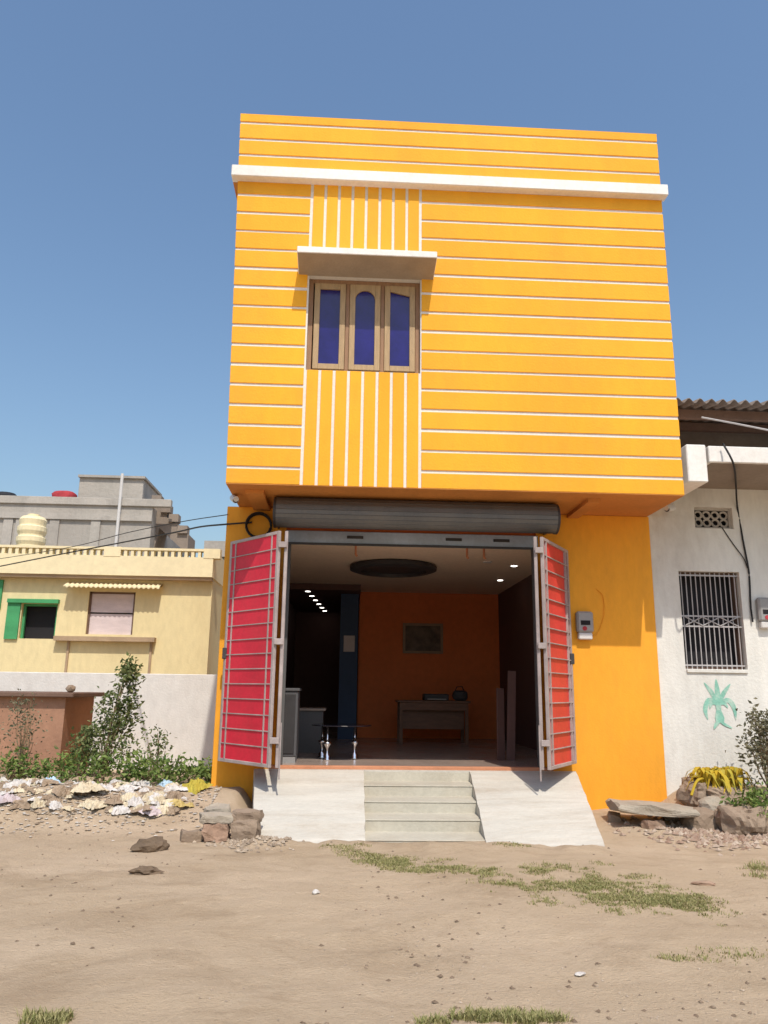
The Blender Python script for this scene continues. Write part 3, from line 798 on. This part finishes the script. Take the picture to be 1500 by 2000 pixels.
# ------------------------------------------------------------------ left background
cw = obj('compound_wall', B((-16, -2.2, 15.0, 15.22, -.3, 1.73), bevel=.01), M['compound'])
tag(cw, 'long low whitewashed compound wall behind the weeds', 'wall')
def yhouse():
    y = 20.0
    t = thing('yellow_house', (-9, y, 0), 'pale yellow flat-roofed house behind the white compound wall', 'house')
    A = lambda px, py, yy=y: at(px, py, yy)
    xr = A(408, 1250).x; xlft = -15.0
    zp0, zp1 = A(300, 1128).z, 4.98
    g0, g1 = A(44, 1178), A(106, 1248)
    s0, s1 = A(175, 1155), A(258, 1240)
    gx0, gx1, gz0, gz1 = g0.x, g1.x, g1.z, g0.z
    sx0, sx1, sz0, sz1 = s0.x, s1.x, s1.z, s0.z
    zb, zt = -.2, 4.3
    obj('wall', B((xlft, gx0, y, y+.25, zb, zt), (gx1, sx0, y, y+.25, zb, zt), (sx1, xr, y, y+.25, zb, zt),
                  (gx0, gx1, y, y+.25, zb, gz0), (gx0, gx1, y, y+.25, gz1, zt), (sx0, sx1, y, y+.25, zb, sz0), (sx0, sx1, y, y+.25, sz1, zt)), M['cream'], t)
    obj('side_wall', B((xr-.25, xr, y+.251, 27, zb, zt)), M['cream'], t)
    obj('roof', B((xlft, xr-.26, y+.3, 27, 4.1, 4.28)), M['concrete'], t)
    px1 = A(416, 1100, 19.7).x
    par = obj('parapet', B((xlft, px1, 19.7, 19.95, zp0, 4.74), (xlft, px1, 19.7, 19.95, 4.90, 4.96), (px1-.25, px1, 19.951, 26, zp0, 4.96)), M['cream2'], t)
    bm = bmesh.new()
    x = xlft
    while x < px1:
        for s in ((x, x+.06),):
            r = bmesh.ops.create_cube(bm, size=1)
            for v in r['verts']: v.co = Vector((x+.04+v.co.x*.075, 19.82+v.co.y*.2, 4.82+v.co.z*.16))
        x += .17
    st = obj('parapet_blocks', bm, M['cream2'], par); st['kind'] = 'stuff'
    pst = [obj('pier', B((x_, x_+.42, 19.69, 19.96, 4.72, 4.97)), M['cream2'], par) for x_ in (A(203, 1080, 19.7).x, A(398, 1080, 19.7).x)]
    obj('parapet_shadow_strip', B((xlft, px1-.02, 19.75, 20.0, zp0-.08, zp0-.001)), M['sillbrown'], t)  # brown strip drawn as the dark shadow line below the parapet
    # windows
    w = obj('window', B((gx0, gx0+.06, y+.1, y+.18, gz0, gz1), (gx1-.06, gx1, y+.1, y+.18, gz0, gz1), (gx0+.06, gx1-.06, y+.1, y+.18, gz1-.06, gz1)), M['greenpaint'], t)
    obj('pane', B((gx0-.05, gx1+.05, y+.27, y+.3, gz0-.05, gz1+.05)), M['void'], w)
    obj('green_shutter', B((gx0-.34, gx0-.02, y-.06, y-.02, gz0-.02, gz1+.08)), M['greenpaint'], w)
    obj('shutter_head', B((gx0-.34, gx1+.04, y-.12, y-.001, gz1+.001, gz1+.10)), M['greenpaint'], w)
    w = obj('window', B((sx0, sx0+.05, y+.05, y+.15, sz0, sz1), (sx1-.05, sx1, y+.05, y+.15, sz0, sz1), (sx0, sx1, y+.05, y+.15, sz1-.05, sz1)), M['slabdark'], t)
    zz = (sz0+sz1)/2
    obj('board', B((sx0+.05, sx1-.05, y+.08, y+.12, sz0, zz-.02)), M['mauve'], w)
    obj('board', B((sx0+.05, sx1-.05, y+.08, y+.12, zz+.02, sz1)), M['mauve'], w)
    h0, h1 = A(118, 1138, 19.4), A(308, 1140, 19.4)
    bm = bmesh.new()
    n = 90
    vv = [[bm.verts.new((h0.x+(h1.x-h0.x)*i/n, yy, z+.02*math.sin(i*1.4))) for i in range(n+1)] for yy, z in ((19.62, h0.z-.03), (y+.01, h0.z+.10), (y+.01, h0.z+.05), (19.62, h0.z-.07))]
    for q in range(3):
        for i in range(n): bm.faces.new((vv[q][i], vv[q][i+1], vv[q+1][i+1], vv[q+1][i]))
    for i in range(n): bm.faces.new((vv[3][i], vv[3][i+1], vv[0][i+1], vv[0][i]))
    obj('awning', bm, M['cream2'], t)
    l0, l1 = A(106, 1242, 19.85), A(302, 1254, 19.85)
    obj('ledge', B((l0.x, l1.x, 19.8, y-.001, l1.z, l0.z)), M['sillbrown'], t)
    for px in (132, 294):
        q = A(px, 1280); obj('pilaster', B((q.x-.03, q.x+.03, y-.04, y-.001, 0, l1.z-.001)), M['sillbrown'], t)
    # second green window mostly out of frame
    q = A(2, 1160); obj('green_shutter', B((q.x-.5, q.x+.04, y-.06, y-.01, q.z-.4, q.z+.35)), M['greenpaint'], t)
    # water tank on the roof
    c = A(51, 1060, 20.9)
    tk = thing('water_tank', (c.x, 21.2, 4.28), 'cream ribbed plastic water tank on the yellow house roof', 'water tank')
    zt_ = A(51, 1004, 20.9).z-4.28
    prof = [(.36, 0)]
    for k in range(5):
        z = .15+(zt_-.3)*k/5; prof += [(.38, z), (.38, z+.12), (.34, z+.15), (.34, z+.19)]
    prof += [(.36, zt_-.12), (.30, zt_-.03), (.15, zt_)]
    obj('body', lathe(prof, (c.x, 21.2, 4.28), 20), M['cream2'], tk)
    obj('lid', lathe([(.16, 0), (.16, .05), (.05, .07)], (c.x, 21.2, 4.28+zt_), 14), M['cream2'], tk)
yhouse()
def chouse():
    y = 25.0
    A = lambda px, py, yy=y: at(px, py, yy)
    t = thing('concrete_house', (-9, y, 0), 'unfinished grey cement house with stair rising above the yellow house', 'house')
    xr = A(296, 1020).x; zt = A(150, 972).z
    obj('wall', B((-20, xr, y, y+6, -.2, zt-.25)), M['concrete'], t)
    obj('parapet', B((-20, xr+.6, y-.08, y+.15, zt-.249, zt), bevel=.01), M['concrete'], t)
    obj('floor_band', B((-20, xr+.02, y-.10, y-.001, zt-.75, zt-.55)), M['concrete'], t)
    q0, q1 = A(150, 928), A(274, 960)
    sr = obj('stair_room', B((q0.x, q1.x, y+.3, y+2.6, zt-.24, q0.z), bevel=.01), M['concrete'], t)
    obj('roof_edge', B((q0.x-.03, q1.x+.06, y+.2, y+2.7, q0.z+.001, q0.z+.08)), M['concrete'], sr)
    # dog-leg stair descending to the right
    top = A(300, 985, y+1); bot = A(372, 1058, y+1)
    n = 7
    pts = [(top.x-.2, y+.6, bot.z-1.2), (top.x-.2, y+.6, top.z)]
    for k in range(n):
        xa = top.x+(bot.x-top.x)*(k+1)/n; za = top.z+(bot.z-top.z)*k/n
        pts += [(xa, y+.6, za), (xa, y+.6, za+(bot.z-top.z)/n)]
    pts += [(bot.x, y+.6, bot.z-.5), (top.x+.35, y+.6, top.z-.9), (top.x+.1, y+.6, bot.z-1.2)]
    obj('staircase', prism(pts, (0, 1.2, 0)), M['concrete2'], t)
    for px, py in ((312, 982), (330, 1000), (345, 1018), (362, 1040)):
        p = A(px, py, y+1); obj('stair_block', B((p.x-.16, p.x+.16, y+.5, y+.9, p.z-.12, p.z+.14)), M['concrete2'], t)
    for px in (20, 44, 110, 190):
        p = A(px, 1000); obj('column', B((p.x-.15, p.x+.15, y-.06, y-.001, -.2, zt-.76)), M['concrete'], t)
    a, b2 = A(240, 926, y-.15), A(228, 1056, y-.15)
    tag(obj('pvc_pipe', tube([(b2.x, y-.2, b2.z-1), (b2.x, y-.2, b2.z), (a.x, y-.2, a.z)], .05, 8), M['plasticwhite']), 'white pipe standing up the cement house', 'pipe')
    a, b2 = A(104, 948, y+.4), A(146, 968, y+.4)
    c = lump((b2.x-a.x)/2, .3, .2, .25, 1.5, 3, 3, .4)
    tag(obj('red_bundle', c, M['red_cloth'], None, ((a.x+b2.x)/2, y+.5, zt+.12), smooth=True), 'red cloth bundle on the cement house roof', 'bundle')
    p = A(3, 958, y+.4)
    bt = thing('black_tank', (p.x, y+1, zt-.2), 'top of a black tank on the cement house at the left edge', 'water tank')
    obj('body', lathe([(.4, 0), (.42, .1), (.42, .3), (.3, .42), (.12, .46)], (p.x-.1, y+1, zt-.1), 16), M['black'], bt)
    # grey building seen in the gap beside the shop
    g = thing('grey_house', (-4, 29, 0), 'grey plastered house glimpsed between the yellow house and the shop', 'house')
    q = A(405, 1062, 29)
    obj('wall', B((q.x, 1, 29, 34, -.2, q.z)), M['concrete'], g)
    obj('parapet', B((q.x-.1, 1, 28.9, 28.999, q.z-.5, q.z+.1)), M['concrete'], g)
    c0, c1 = A(406, 1190, 28.9), A(424, 1234, 28.9)
    w = obj('window', B((c0.x, c1.x, 28.93, 28.998, c1.z, c0.z)), M['concrete2'], g)
    obj('pane', B((c0.x+.06, c1.x-.06, 28.92, 28.929, c1.z+.06, c0.z-.06)), M['void'], w)
chouse()
# low brown enclosure
def enclosure():
    y = 12.0
    q = at(125, 1400, y); zt = at(125, 1362, y).z
    t = thing('brown_enclosure', (q.x-1.5, y, 0), 'low red-brown plastered enclosure with dark coping at the left edge', 'enclosure')
    obj('wall', B((q.x-4, q.x, y, y+1.35, -.1, zt)), M['brownwall'], t)
    obj('coping', B((q.x-4.1, q.x+.14, y-.12, y+1.45, zt+.001, zt+.07), bevel=.012), M['slabdark'], t)
    tag(obj('stone_on_coping', lump(.07, .07, .06, .3, 1.6, 2, 5), M['stone'], None, (q.x+.02, y+.1, zt+.125)), 'small stone lying on the dark coping of the brown enclosure', 'stone')
enclosure()

# ------------------------------------------------------------------ plants
def leaf_mesh(name, spots, size, mt, up_bias=.3, width=.5):
    v, f = [], []
    for p, s in spots:
        d = Vector((rnd.gauss(0, 1), rnd.gauss(0, 1), rnd.gauss(up_bias, .7))).normalized()
        n = d.cross(Vector((rnd.gauss(0, 1), rnd.gauss(0, 1), rnd.gauss(0, 1)))).normalized()
        L_ = size*s*rnd.uniform(.6, 1.3)
        w = L_*width
        b_ = len(v)
        up_ = n.cross(d)*L_*.12
        v += [p, p+d*L_*.45+n*w*.5+up_, p+d*L_, p+d*L_*.45-n*w*.5+up_]
        f.append((b_, b_+1, b_+2, b_+3))
    me = bpy.data.meshes.new(name)
    me.from_pydata([tuple(q) for q in v], [], f)
    me.materials.append(mt)
    return me
def bush(name, base, label, cat, group, height, n, width_fn, leaf, mt, stems=6, lean=(0, 0), clumps=22, stem_r=.012):
    base = Vector(base)
    t = thing(name, base, label, cat, group)
    bm = bmesh.new()
    centres = []
    for k in range(clumps):
        h = rnd.uniform(.05, 1)**.8
        r = width_fn(h)
        a = rnd.uniform(0, 6.283)
        rr = r*math.sqrt(rnd.random())
        centres.append((base+Vector((lean[0]*h*height+rr*math.cos(a), lean[1]*h*height+rr*math.sin(a), h*height)), .35*r+.05))
    for k in range(stems):
        c = centres[rnd.randrange(len(centres))][0]
        mid = (base+c)/2+Vector((rnd.uniform(-.06, .06), rnd.uniform(-.06, .06), .05))
        tube([base+Vector((rnd.uniform(-.05, .05), rnd.uniform(-.05, .05), -.05)), mid, c], [stem_r, stem_r*.7, stem_r*.4], 5, bm)
    obj('stem', bm, M['stem'], t)
    spots = []
    for k in range(n):
        c, r = centres[rnd.randrange(len(centres))]
        spots.append((c+Vector((rnd.gauss(0, r*.6), rnd.gauss(0, r*.6), rnd.gauss(0, r*.6))), 1))
    link('foliage', leaf_mesh('foliage', spots, leaf, mt), t)
    return t
def gp(px, py, y): 
    p = at(px, py, y)
    return Vector((p.x, y, ground_h(p.x, y)))
# tall creeper-covered stem by the compound wall
b_ = gp(195, 1500, 11.3)
bush('climbing_shrub', b_, 'tall pointed leafy shrub growing against the white compound wall', 'shrub', None, 1.50, 1700, lambda h: .36*(1-h)**.9+.06, .075, M['leaf'], 16, (.20, 0), 60)
b_ = gp(150, 1520, 11.0)
bush('leaning_shrub', b_, 'loose leafy shrub at the foot of the tall pointed one', 'shrub', None, .60, 620, lambda h: .38*(1-h*.8), .065, M['leaf'], 12, (.25, 0), 26)
b_ = gp(300, 1520, 10.9)
bush('small_shrub', b_, 'small dark twiggy shrub between the tall shrub and the shop', 'shrub', None, .58, 300, lambda h: .22*(1-h*.5), .055, M['leaf'], 8, (0, 0), 18)
b_ = gp(35, 1560, 10.6)
bush('dusty_shrub', b_, 'dusty half-dry shrub before the brown enclosure at the left edge', 'shrub', None, 1.05, 520, lambda h: .5*(1-h*.75), .05, M['leafdusty'], 34, (-.05, 0), 40, .007)
for px, py, yy, h in ((60, 1560, 10.2, .22), (125, 1550, 10.2, .26), (190, 1545, 10.3, .30), (240, 1545, 10.2, .30), (290, 1540, 10.2, .27), (335, 1535, 10.4, .27), (375, 1530, 10.5, .20), (10, 1560, 10.1, .26), (405, 1525, 10.7, .2)):
    bush('weed', gp(px, py, yy), 'low green weed behind the heap of rubbish', 'weed', 'weeds behind the rubbish', h, 260, lambda q: .27*(1-q*.4), .07, M['leafweed'], 5, (0, 0), 12)
# right edge
b_ = gp(1512, 1560, 9.55)
bush('roadside_shrub', b_, 'dusty grey-green shrub at the right edge before the white wall', 'shrub', None, 1.02, 1800, lambda h: .34*(1-abs(h-.45)*.7), .06, M['leafdusty'], 18, (.05, 0), 46, .014)
b_ = gp(1480, 1590, 9.0)
bush('green_weed', b_, 'fresh green weed among the rocks at the right edge', 'weed', None, .35, 700, lambda h: .34*(1-h*.5), .07, M['leafweed'], 6, (0, 0), 18)
# withered yellow plant lying on the rocks
b_ = gp(1400, 1545, 9.7); b_.z += .10
t = thing('yellow_plant', b_, 'withered bright yellow leaves lying over the rocks by the white wall', 'plant')
v, f = [], []
for k in range(150):
    a = rnd.uniform(0, 6.283); L_ = rnd.uniform(.12, .42)
    d = Vector((math.cos(a), math.sin(a)*.6, 0)); n = Vector((-d.y, d.x, 0)).normalized()
    w = rnd.uniform(.012, .028); h = rnd.uniform(.10, .28); o_ = b_+Vector((rnd.uniform(-.25, .25), rnd.uniform(-.12, .12), 0))
    ps = [o_+d*L_*t_+Vector((0, 0, h*math.sin(math.pi*min(1, t_*1.1+.05))-.03*t_)) for t_ in (0, .3, .6, 1)]
    k0 = len(v)
    for i, p in enumerate(ps):
        ww = w*(1, 1.2, .9, .15)[i]
        v += [tuple(p+n*ww), tuple(p-n*ww)]
    f += [(k0, k0+1, k0+3, k0+2), (k0+2, k0+3, k0+5, k0+4), (k0+4, k0+5, k0+7, k0+6)]
me = bpy.data.meshes.new('foliage'); me.from_pydata(v, [], f); me.materials.append(M['leafyellow'])
link('foliage', me, t)
tp = [b_+Vector((-.1, -.05, .12)), b_+Vector((-.3, -.15, .10)), b_+Vector((-.42, -.22, -.06))]
obj('stem', tube(spline(tp), .016, 6), M['leafyellow'], t)

# ------------------------------------------------------------------ stones, blocks, rubbish
def rest(o_name, bm, mt, x, y, lift, rot, label, cat, group=None, smooth=False, z=None):
    zz = (ground_h(x, y) if z is None else z)+lift
    return tag(obj(o_name, bm, mt, None, (x, y, zz), rot, smooth), label, cat, group)
def block(sx, sy, sz, seed):
    bm = B((-sx, sx, -sy, sy, -sz, sz))
    bmesh.ops.subdivide_edges(bm, edges=bm.edges[:], cuts=4, use_grid_fill=True)
    for v in bm.verts:
        n = noise.noise_vector(v.co*9+Vector((seed*3, 0, 0)))
        v.co += n*.030 + noise.noise_vector(v.co*26+Vector((seed, 0, 0)))*.008 - v.co*max(0, (abs(v.co.x)/sx+abs(v.co.y)/sy+abs(v.co.z)/sz)-2.2)*.10
    return bm
g0 = gp(0, 0, 8.3)
rest('rubble_block', block(.12, .10, .085, 1), M['brick'], -1.22, 8.30, .085, (0, .03, .1), 'brownish block at the bottom middle of the small block pile', 'block')
rest('rubble_block', block(.13, .10, .085, 2), M['stone'], -.93, 8.33, .085, (0, -.03, -.12), 'broken brown block at the bottom right of the pile by the ramp', 'block')
rest('rubble_block', block(.10, .08, .055, 3), M['stone'], -1.47, 8.32, .04, (.05, .05, .3), 'small low stone at the left end of the block pile', 'stone')
rest('cement_slab', block(.16, .12, .04, 4), M['stonegrey'], -1.24, 8.36, .205, (.02, .06, .15), 'flat grey cement piece lying on top of the block pile', 'slab')
rest('rubble_block', block(.14, .10, .05, 5), M['stone'], -.92, 8.42, .21, (.04, -.04, -.2), 'brown stone on top of the right end of the block pile', 'stone')
rest('cement_slab', block(.12, .10, .055, 6), M['stonegrey'], -1.28, 8.70, .20, (.1, -.1, .4), 'light grey broken cement lump behind the block pile', 'slab')
rest('rubble_block', block(.20, .15, .08, 7), M['stone'], -.98, 9.0, .06, (0, .1, .2), 'dusty stone sunk in earth beside the left ramp edge', 'stone')
p = atz(292, 1660, 0); rest('earth_clod', lump(.17, .11, .085, .35, 1.5, 3, 11), M['clod'], p.x, p.y, .03, (.1, -.15, .2), 'larger dark earth clod on the bare ground at left', 'clod')
p = atz(283, 1706, 0); rest('earth_clod', lump(.11, .06, .04, .5, 1.8, 3, 12), M['clod'], p.x, p.y, .015, (0, 0, .1), 'smaller flat dark clod nearer the camera at left', 'clod')
# slab propped on bricks
p = at(1275, 1600, 9.2)
rest('stone_slab', block(.44, .34, .045, 8), M['stonegrey'], 3.60, 9.25, .17, (-.03, .05, -.12), 'flat cement slab propped up at the foot of the orange pillar', 'slab')
rest('prop_brick', block(.11, .06, .04, 9), M['brick'], 3.52, 9.00, .03, (0, 0, .3), 'reddish brick propping the front of the flat slab', 'brick')
rest('prop_brick', block(.11, .07, .045, 10), M['stone'], 3.24, 9.45, .03, (0, 0, 1.2), 'earthy brick under the left end of the flat slab', 'brick')
rest('prop_brick', block(.11, .07, .045, 13), M['stone'], 3.90, 9.45, .03, (0, 0, 1.4), 'earthy brick under the right end of the flat slab', 'brick')
rest('rock', lump(0.24, 0.20, 0.20, .45, 1.3, 4, 21, .25), M['stone'], 4.42, 9.72, .05, (0, 0, .3), 'brown rock between the orange pillar and the yellow leaves', 'rock')
rest('rock', lump(0.33, 0.24, 0.16, .45, 1.3, 4, 22, .2), M['stone'], 4.75, 9.6, .02, (0, .1, .1), 'flat-topped rock under the yellow leaves', 'rock')
rest('rock', lump(0.27, 0.24, 0.20, .45, 1.3, 4, 23, .3), M['stone'], 4.55, 8.95, .10, (0, 0, .6), 'large brown rock at the right edge nearest the camera', 'rock')
rest('rock', lump(.22, .16, .16, .3, 1.4, 3, 24, .2), M['stone'], 4.15, 9.15, .05, (.1, 0, 0), 'middling rock beside the end of the flat slab', 'rock')
rest('rock', lump(.2, .16, .14, .3, 1.4, 3, 25, .2), M['stonegrey'], 4.35, 9.3, .12, (.1, 0, .9), 'pale rock leaning on the large brown rock', 'rock')

M['bagwhite'] = mat('white_plastic_film', (0.58, 0.54, 0.50), 0.5, 0.2, 9, 0.5, 40, spec=.4)
M['bagcream'] = mat('cream_plastic_film', (0.58, 0.49, 0.34), 0.5, 0.15, 9, 0.5, 40, spec=.4)
M['bagyellow'] = mat('yellow_plastic_film', (0.50, 0.37, 0.13), 0.5, 0.15, 9, 0.5, 40, spec=.4)
M['bagblue'] = mat('pale_blue_film', (0.42, 0.56, 0.68), 0.45, 0.12, 9, 0.4, 40, spec=.4)
M['bagpink'] = mat('pink_film', (0.52, 0.43, 0.43), 0.5, 0.12, 9, 0.4, 40, spec=.4)
M['bagbrown'] = mat('muddy_film', (0.30, 0.22, 0.15), 0.8, 0.2, 9, 0.5, 40)
M['bagolive'] = mat('olive_sacking', (0.42, 0.34, 0.05), 0.8, 0.15, 9, 0.5, 40)
def film(sz, seed, sub=12):
    """a crumpled sheet of plastic film: torn outline, sharp folds"""
    bm = bmesh.new()
    bmesh.ops.create_grid(bm, x_segments=sub, y_segments=sub, size=1.0)
    S = Vector((seed*5.1, seed*2.3, seed*.7))
    for v in bm.verts:
        p = v.co.copy()
        r = max(abs(p.x), abs(p.y))
        d = p.normalized() if p.length else Vector((1, 0, 0))
        edge = 1+.55*noise.noise(d*1.5+S)
        n1 = 1-abs(noise.noise(p*1.3+S))*2; n2 = 1-abs(noise.noise(p*2.9+S*1.7))*2; n3 = 1-abs(noise.noise(p*6+S*2.1))*2
        z = (.42*n1+.30*n2+.14*n3)*(1-.75*r*r)
        j = noise.noise_vector(p*4+S)*.16
        v.co = Vector((p.x*edge+j.x, p.y*edge+j.y, z+j.z))*sz
        v.co.z = max(v.co.z*.9, -.06*sz)-.25*sz*max(0, r-.55)**2*4
    return bm
bags = [(100, 1530, 9.9, .11, 'blue', 'pale blue crumpled plastic bag on the rubbish heap'), (170, 1562, 9.5, .18, 'cream', 'large cream plastic bag in the middle of the rubbish heap'),
        (352, 1570, 9.3, .12, 'yellow', 'yellow plastic bag near the right end of the rubbish heap'), (382, 1540, 9.9, .17, 'olive', 'olive yellow sack on the heap beside the orange wall'),
        (15, 1575, 9.3, .11, 'pink', 'pinkish crumpled bag at the left end of the rubbish heap'), (300, 1590, 9.15, .11, 'pink', 'pinkish wrapper bag at the front of the heap by the blocks'),
        (325, 1530, 10.1, .09, 'blue', 'bluish bag among the weeds above the heap')]
for i, (px, py, y, s_, c, lab) in enumerate(bags):
    p = at(px, py, y)
    rest('plastic_bag', film(s_, 40+i, 16), M['bag'+c], p.x, y, s_*.05, (rnd.uniform(-.25, .25), rnd.uniform(-.25, .25), rnd.uniform(0, 6)), lab, 'plastic bag', 'rubbish on the heap')
for i in range(110):
    px = rnd.uniform(-10, 355); y = rnd.uniform(9.15, 10.1); p = at(px, 1570, y)
    s_ = rnd.uniform(.045, .115)
    c = rnd.choice(['white', 'white', 'white', 'cream', 'cream', 'brown', 'brown', 'brown'])
    rest('plastic_bag', film(s_, 60+i), M['bag'+c], p.x, y, s_*.05, (rnd.uniform(-.25, .25), rnd.uniform(-.25, .25), rnd.uniform(0, 6)),
         'small crumpled '+c+' plastic bag lying in the rubbish heap', 'plastic bag', 'small '+c+' bags in the rubbish')

def scraps(name, n, region, size, mt, label, cat, lift=.004, flat=.5, zfn=ground_h):
    v, f = [], []
    for k in range(n):
        x, y = region()
        s = size*rnd.uniform(.4, 1.4)
        a = rnd.uniform(0, 6.283)
        ca, sa = math.cos(a)*s, math.sin(a)*s
        z = zfn(x, y)+lift
        k0 = len(v)
        h = s*flat
        q = rnd.uniform(.5, 1)
        v += [(x-ca, y-sa, z+rnd.uniform(0, h*.3)), (x+sa*q, y-ca*q, z+rnd.uniform(0, h*.3)), (x+ca, y+sa, z+rnd.uniform(0, h*.3)), (x-sa*q, y+ca*q, z+rnd.uniform(0, h*.3)), (x+rnd.uniform(-.3, .3)*s, y+rnd.uniform(-.3, .3)*s, z+h)]
        f += [(k0, k0+1, k0+4), (k0+1, k0+2, k0+4), (k0+2, k0+3, k0+4), (k0+3, k0, k0+4)]
    me = bpy.data.meshes.new(name); me.from_pydata(v, [], f); me.materials.append(mt)
    return tag(link(name, me), label, cat, kind='stuff')
M['litter'] = leafmat('paper_and_film_scraps', (0.64, 0.60, 0.54), (0.26, 0.18, 0.11), .1)
def reg_litter():
    return rnd.gauss(-3.0, 1.0), rnd.gauss(9.4, .36)
scraps('litter', 1500, lambda: (lambda q: (min(q[0], -1.45), q[1]))(reg_litter()), .024, M['litter'], 'scattered paper and plastic scraps over the rubbish heap', 'litter', .006, .35)
def reg_ground():
    t = rnd.random()**1.6
    y = 3.7+5.0*t
    for _k in range(12):
        x = rnd.uniform(-.62, .62)*y+.05*y
        if noise.noise(Vector((x*.8, y*.8, 20))) + .5*noise.noise(Vector((x*2.6, y*2.6, 21))) > rnd.uniform(-.1, .35): break
    return x, y
scraps('pebbles', 700, reg_ground, .008, M['pebble'], 'small pebbles and chips strewn over the sandy ground', 'pebbles', 0, .7)
M['clods'] = leafmat('dark_crumbs', (0.15, 0.105, 0.07), (0.24, 0.175, 0.12), 0.0)
scraps('earth_crumbs', 420, reg_ground, .015, M['clods'], 'dark crumbs of earth and dung on the sandy ground', 'earth crumbs', 0, .6)
M['rubble'] = leafmat('brick_chips', (0.27, 0.17, 0.12), (0.45, 0.36, 0.28), 0.0)
scraps('rubble', 650, lambda: (rnd.gauss(4.1, .42), rnd.gauss(8.75, .42)), .035, M['rubble'], 'reddish brick chips and rubble below the rocks', 'rubble', 0, .8)
scraps('ramp_rubble', 260, lambda: (rnd.gauss(-.85, .22), rnd.gauss(8.3, .22)), .03, M['pebble'], 'pale crumbled cement along the left foot of the ramp', 'rubble', 0, .8)
p = atz(1133, 1903, 0); rest('white_scrap', lump(.035, .02, .008, .3, 1.5, 2, 91), M['bagwhite'], p.x, p.y, .008, (0, 0, .2), 'single white scrap on the bare ground at lower right', 'scrap')
p = atz(616, 1750, 0); rest('white_scrap', lump(.03, .025, .02, .4, 1.5, 2, 92), M['bagwhite'], p.x, p.y, .01, (0, 0, .2), 'single white pebble-sized scrap below the left ramp', 'scrap')
p = atz(1375, 1730, 0); rest('brick_scrap', lump(.10, .04, .02, .4, 1.5, 2, 93), M['brick'], p.x, p.y, .012, (0, 0, -.15), 'red-brown broken tile piece beside the grass at right', 'brick piece')

# ------------------------------------------------------------------ grass
def grass(n, regs):
    v, f = [], []
    tot = sum(r[4] for r in regs)
    for k in range(n):
        q = rnd.uniform(0, tot)
        for r in regs:
            q -= r[4]
            if q <= 0: break
        cx, cy, rx, ry, _, slope_, hh = r
        for _t in range(4):
            a = rnd.uniform(0, 6.283); d = rnd.random()**.6*1.25
            dx = rx*d*math.cos(a); dy = ry*d*math.sin(a)
            x, y = cx+dx, cy+dy+slope_*dx
            pr = .85 + 1.5*noise.noise(Vector((x*1.6, y*2.6, 7))) + 1.0*noise.noise(Vector((x*5, y*6, 3))) + .8*noise.noise(Vector((x*14, y*16, 5))) - 1.0*d*d
            if rnd.random() < pr: break
        else: continue
        z = ground_h(x, y)-.004
        h = hh*rnd.uniform(.4, 1.3); w = rnd.uniform(.002, .0045)
        a = rnd.uniform(0, 6.283); b_ = rnd.uniform(.2, 1.2)*h
        c, s = math.cos(a), math.sin(a)
        k0 = len(v)
        e = rnd.uniform(0, 6.283)
        v += [(x-s*w, y+c*w, z), (x+s*w, y-c*w, z), (x+c*b_*.4+s*w*.7, y+s*b_*.4-c*w*.7, z+h*.65), (x+c*b_*.4-s*w*.7, y+s*b_*.4+c*w*.7, z+h*.65), (x+c*b_, y+s*b_, z+h)]
        f += [(k0, k0+1, k0+2, k0+3), (k0+3, k0+2, k0+4)]
    me = bpy.data.meshes.new('grass'); me.from_pydata(v, [], f); me.materials.append(M['grass'])
    return link('grass', me)
GB = []
path = [(715, 1668), (745, 1682), (800, 1690), (855, 1697), (920, 1708), (985, 1722), (1050, 1736), (1110, 1730), (1165, 1740), (1225, 1745), (1280, 1752), (1320, 1762)]
wid = [.16, .26, .32, .30, .24, .30, .40, .46, .54, .56, .48, .36]
for (px, py), w in zip(path, wid):
    p = atz(px, py, 0)
    GB.append((p.x, p.y, .30, w*1.45, w*1.3, -.2, .019))
for px, py, rx, ry, wt, h in ((960, 1992, .28, .10, .30, .035), (1060, 1996, .18, .06, .12, .03), (860, 1996, .2, .07, .10, .03), (95, 1992, .13, .09, .12, .035),
                              (1480, 1700, .30, .40, .16, .035), (1440, 1865, .35, .12, .05, .02), (1330, 1875, .2, .06, .03, .02), (700, 1655, .35, .08, .08, .02), (1010, 1660, .5, .10, .06, .02)):
    p = atz(px, py, 0)
    GB.append((p.x, p.y, rx, ry, wt, 0, h))
tag(grass(44000, GB), 'short sparse grass in worn strips on the sandy ground', 'grass', kind='stuff')
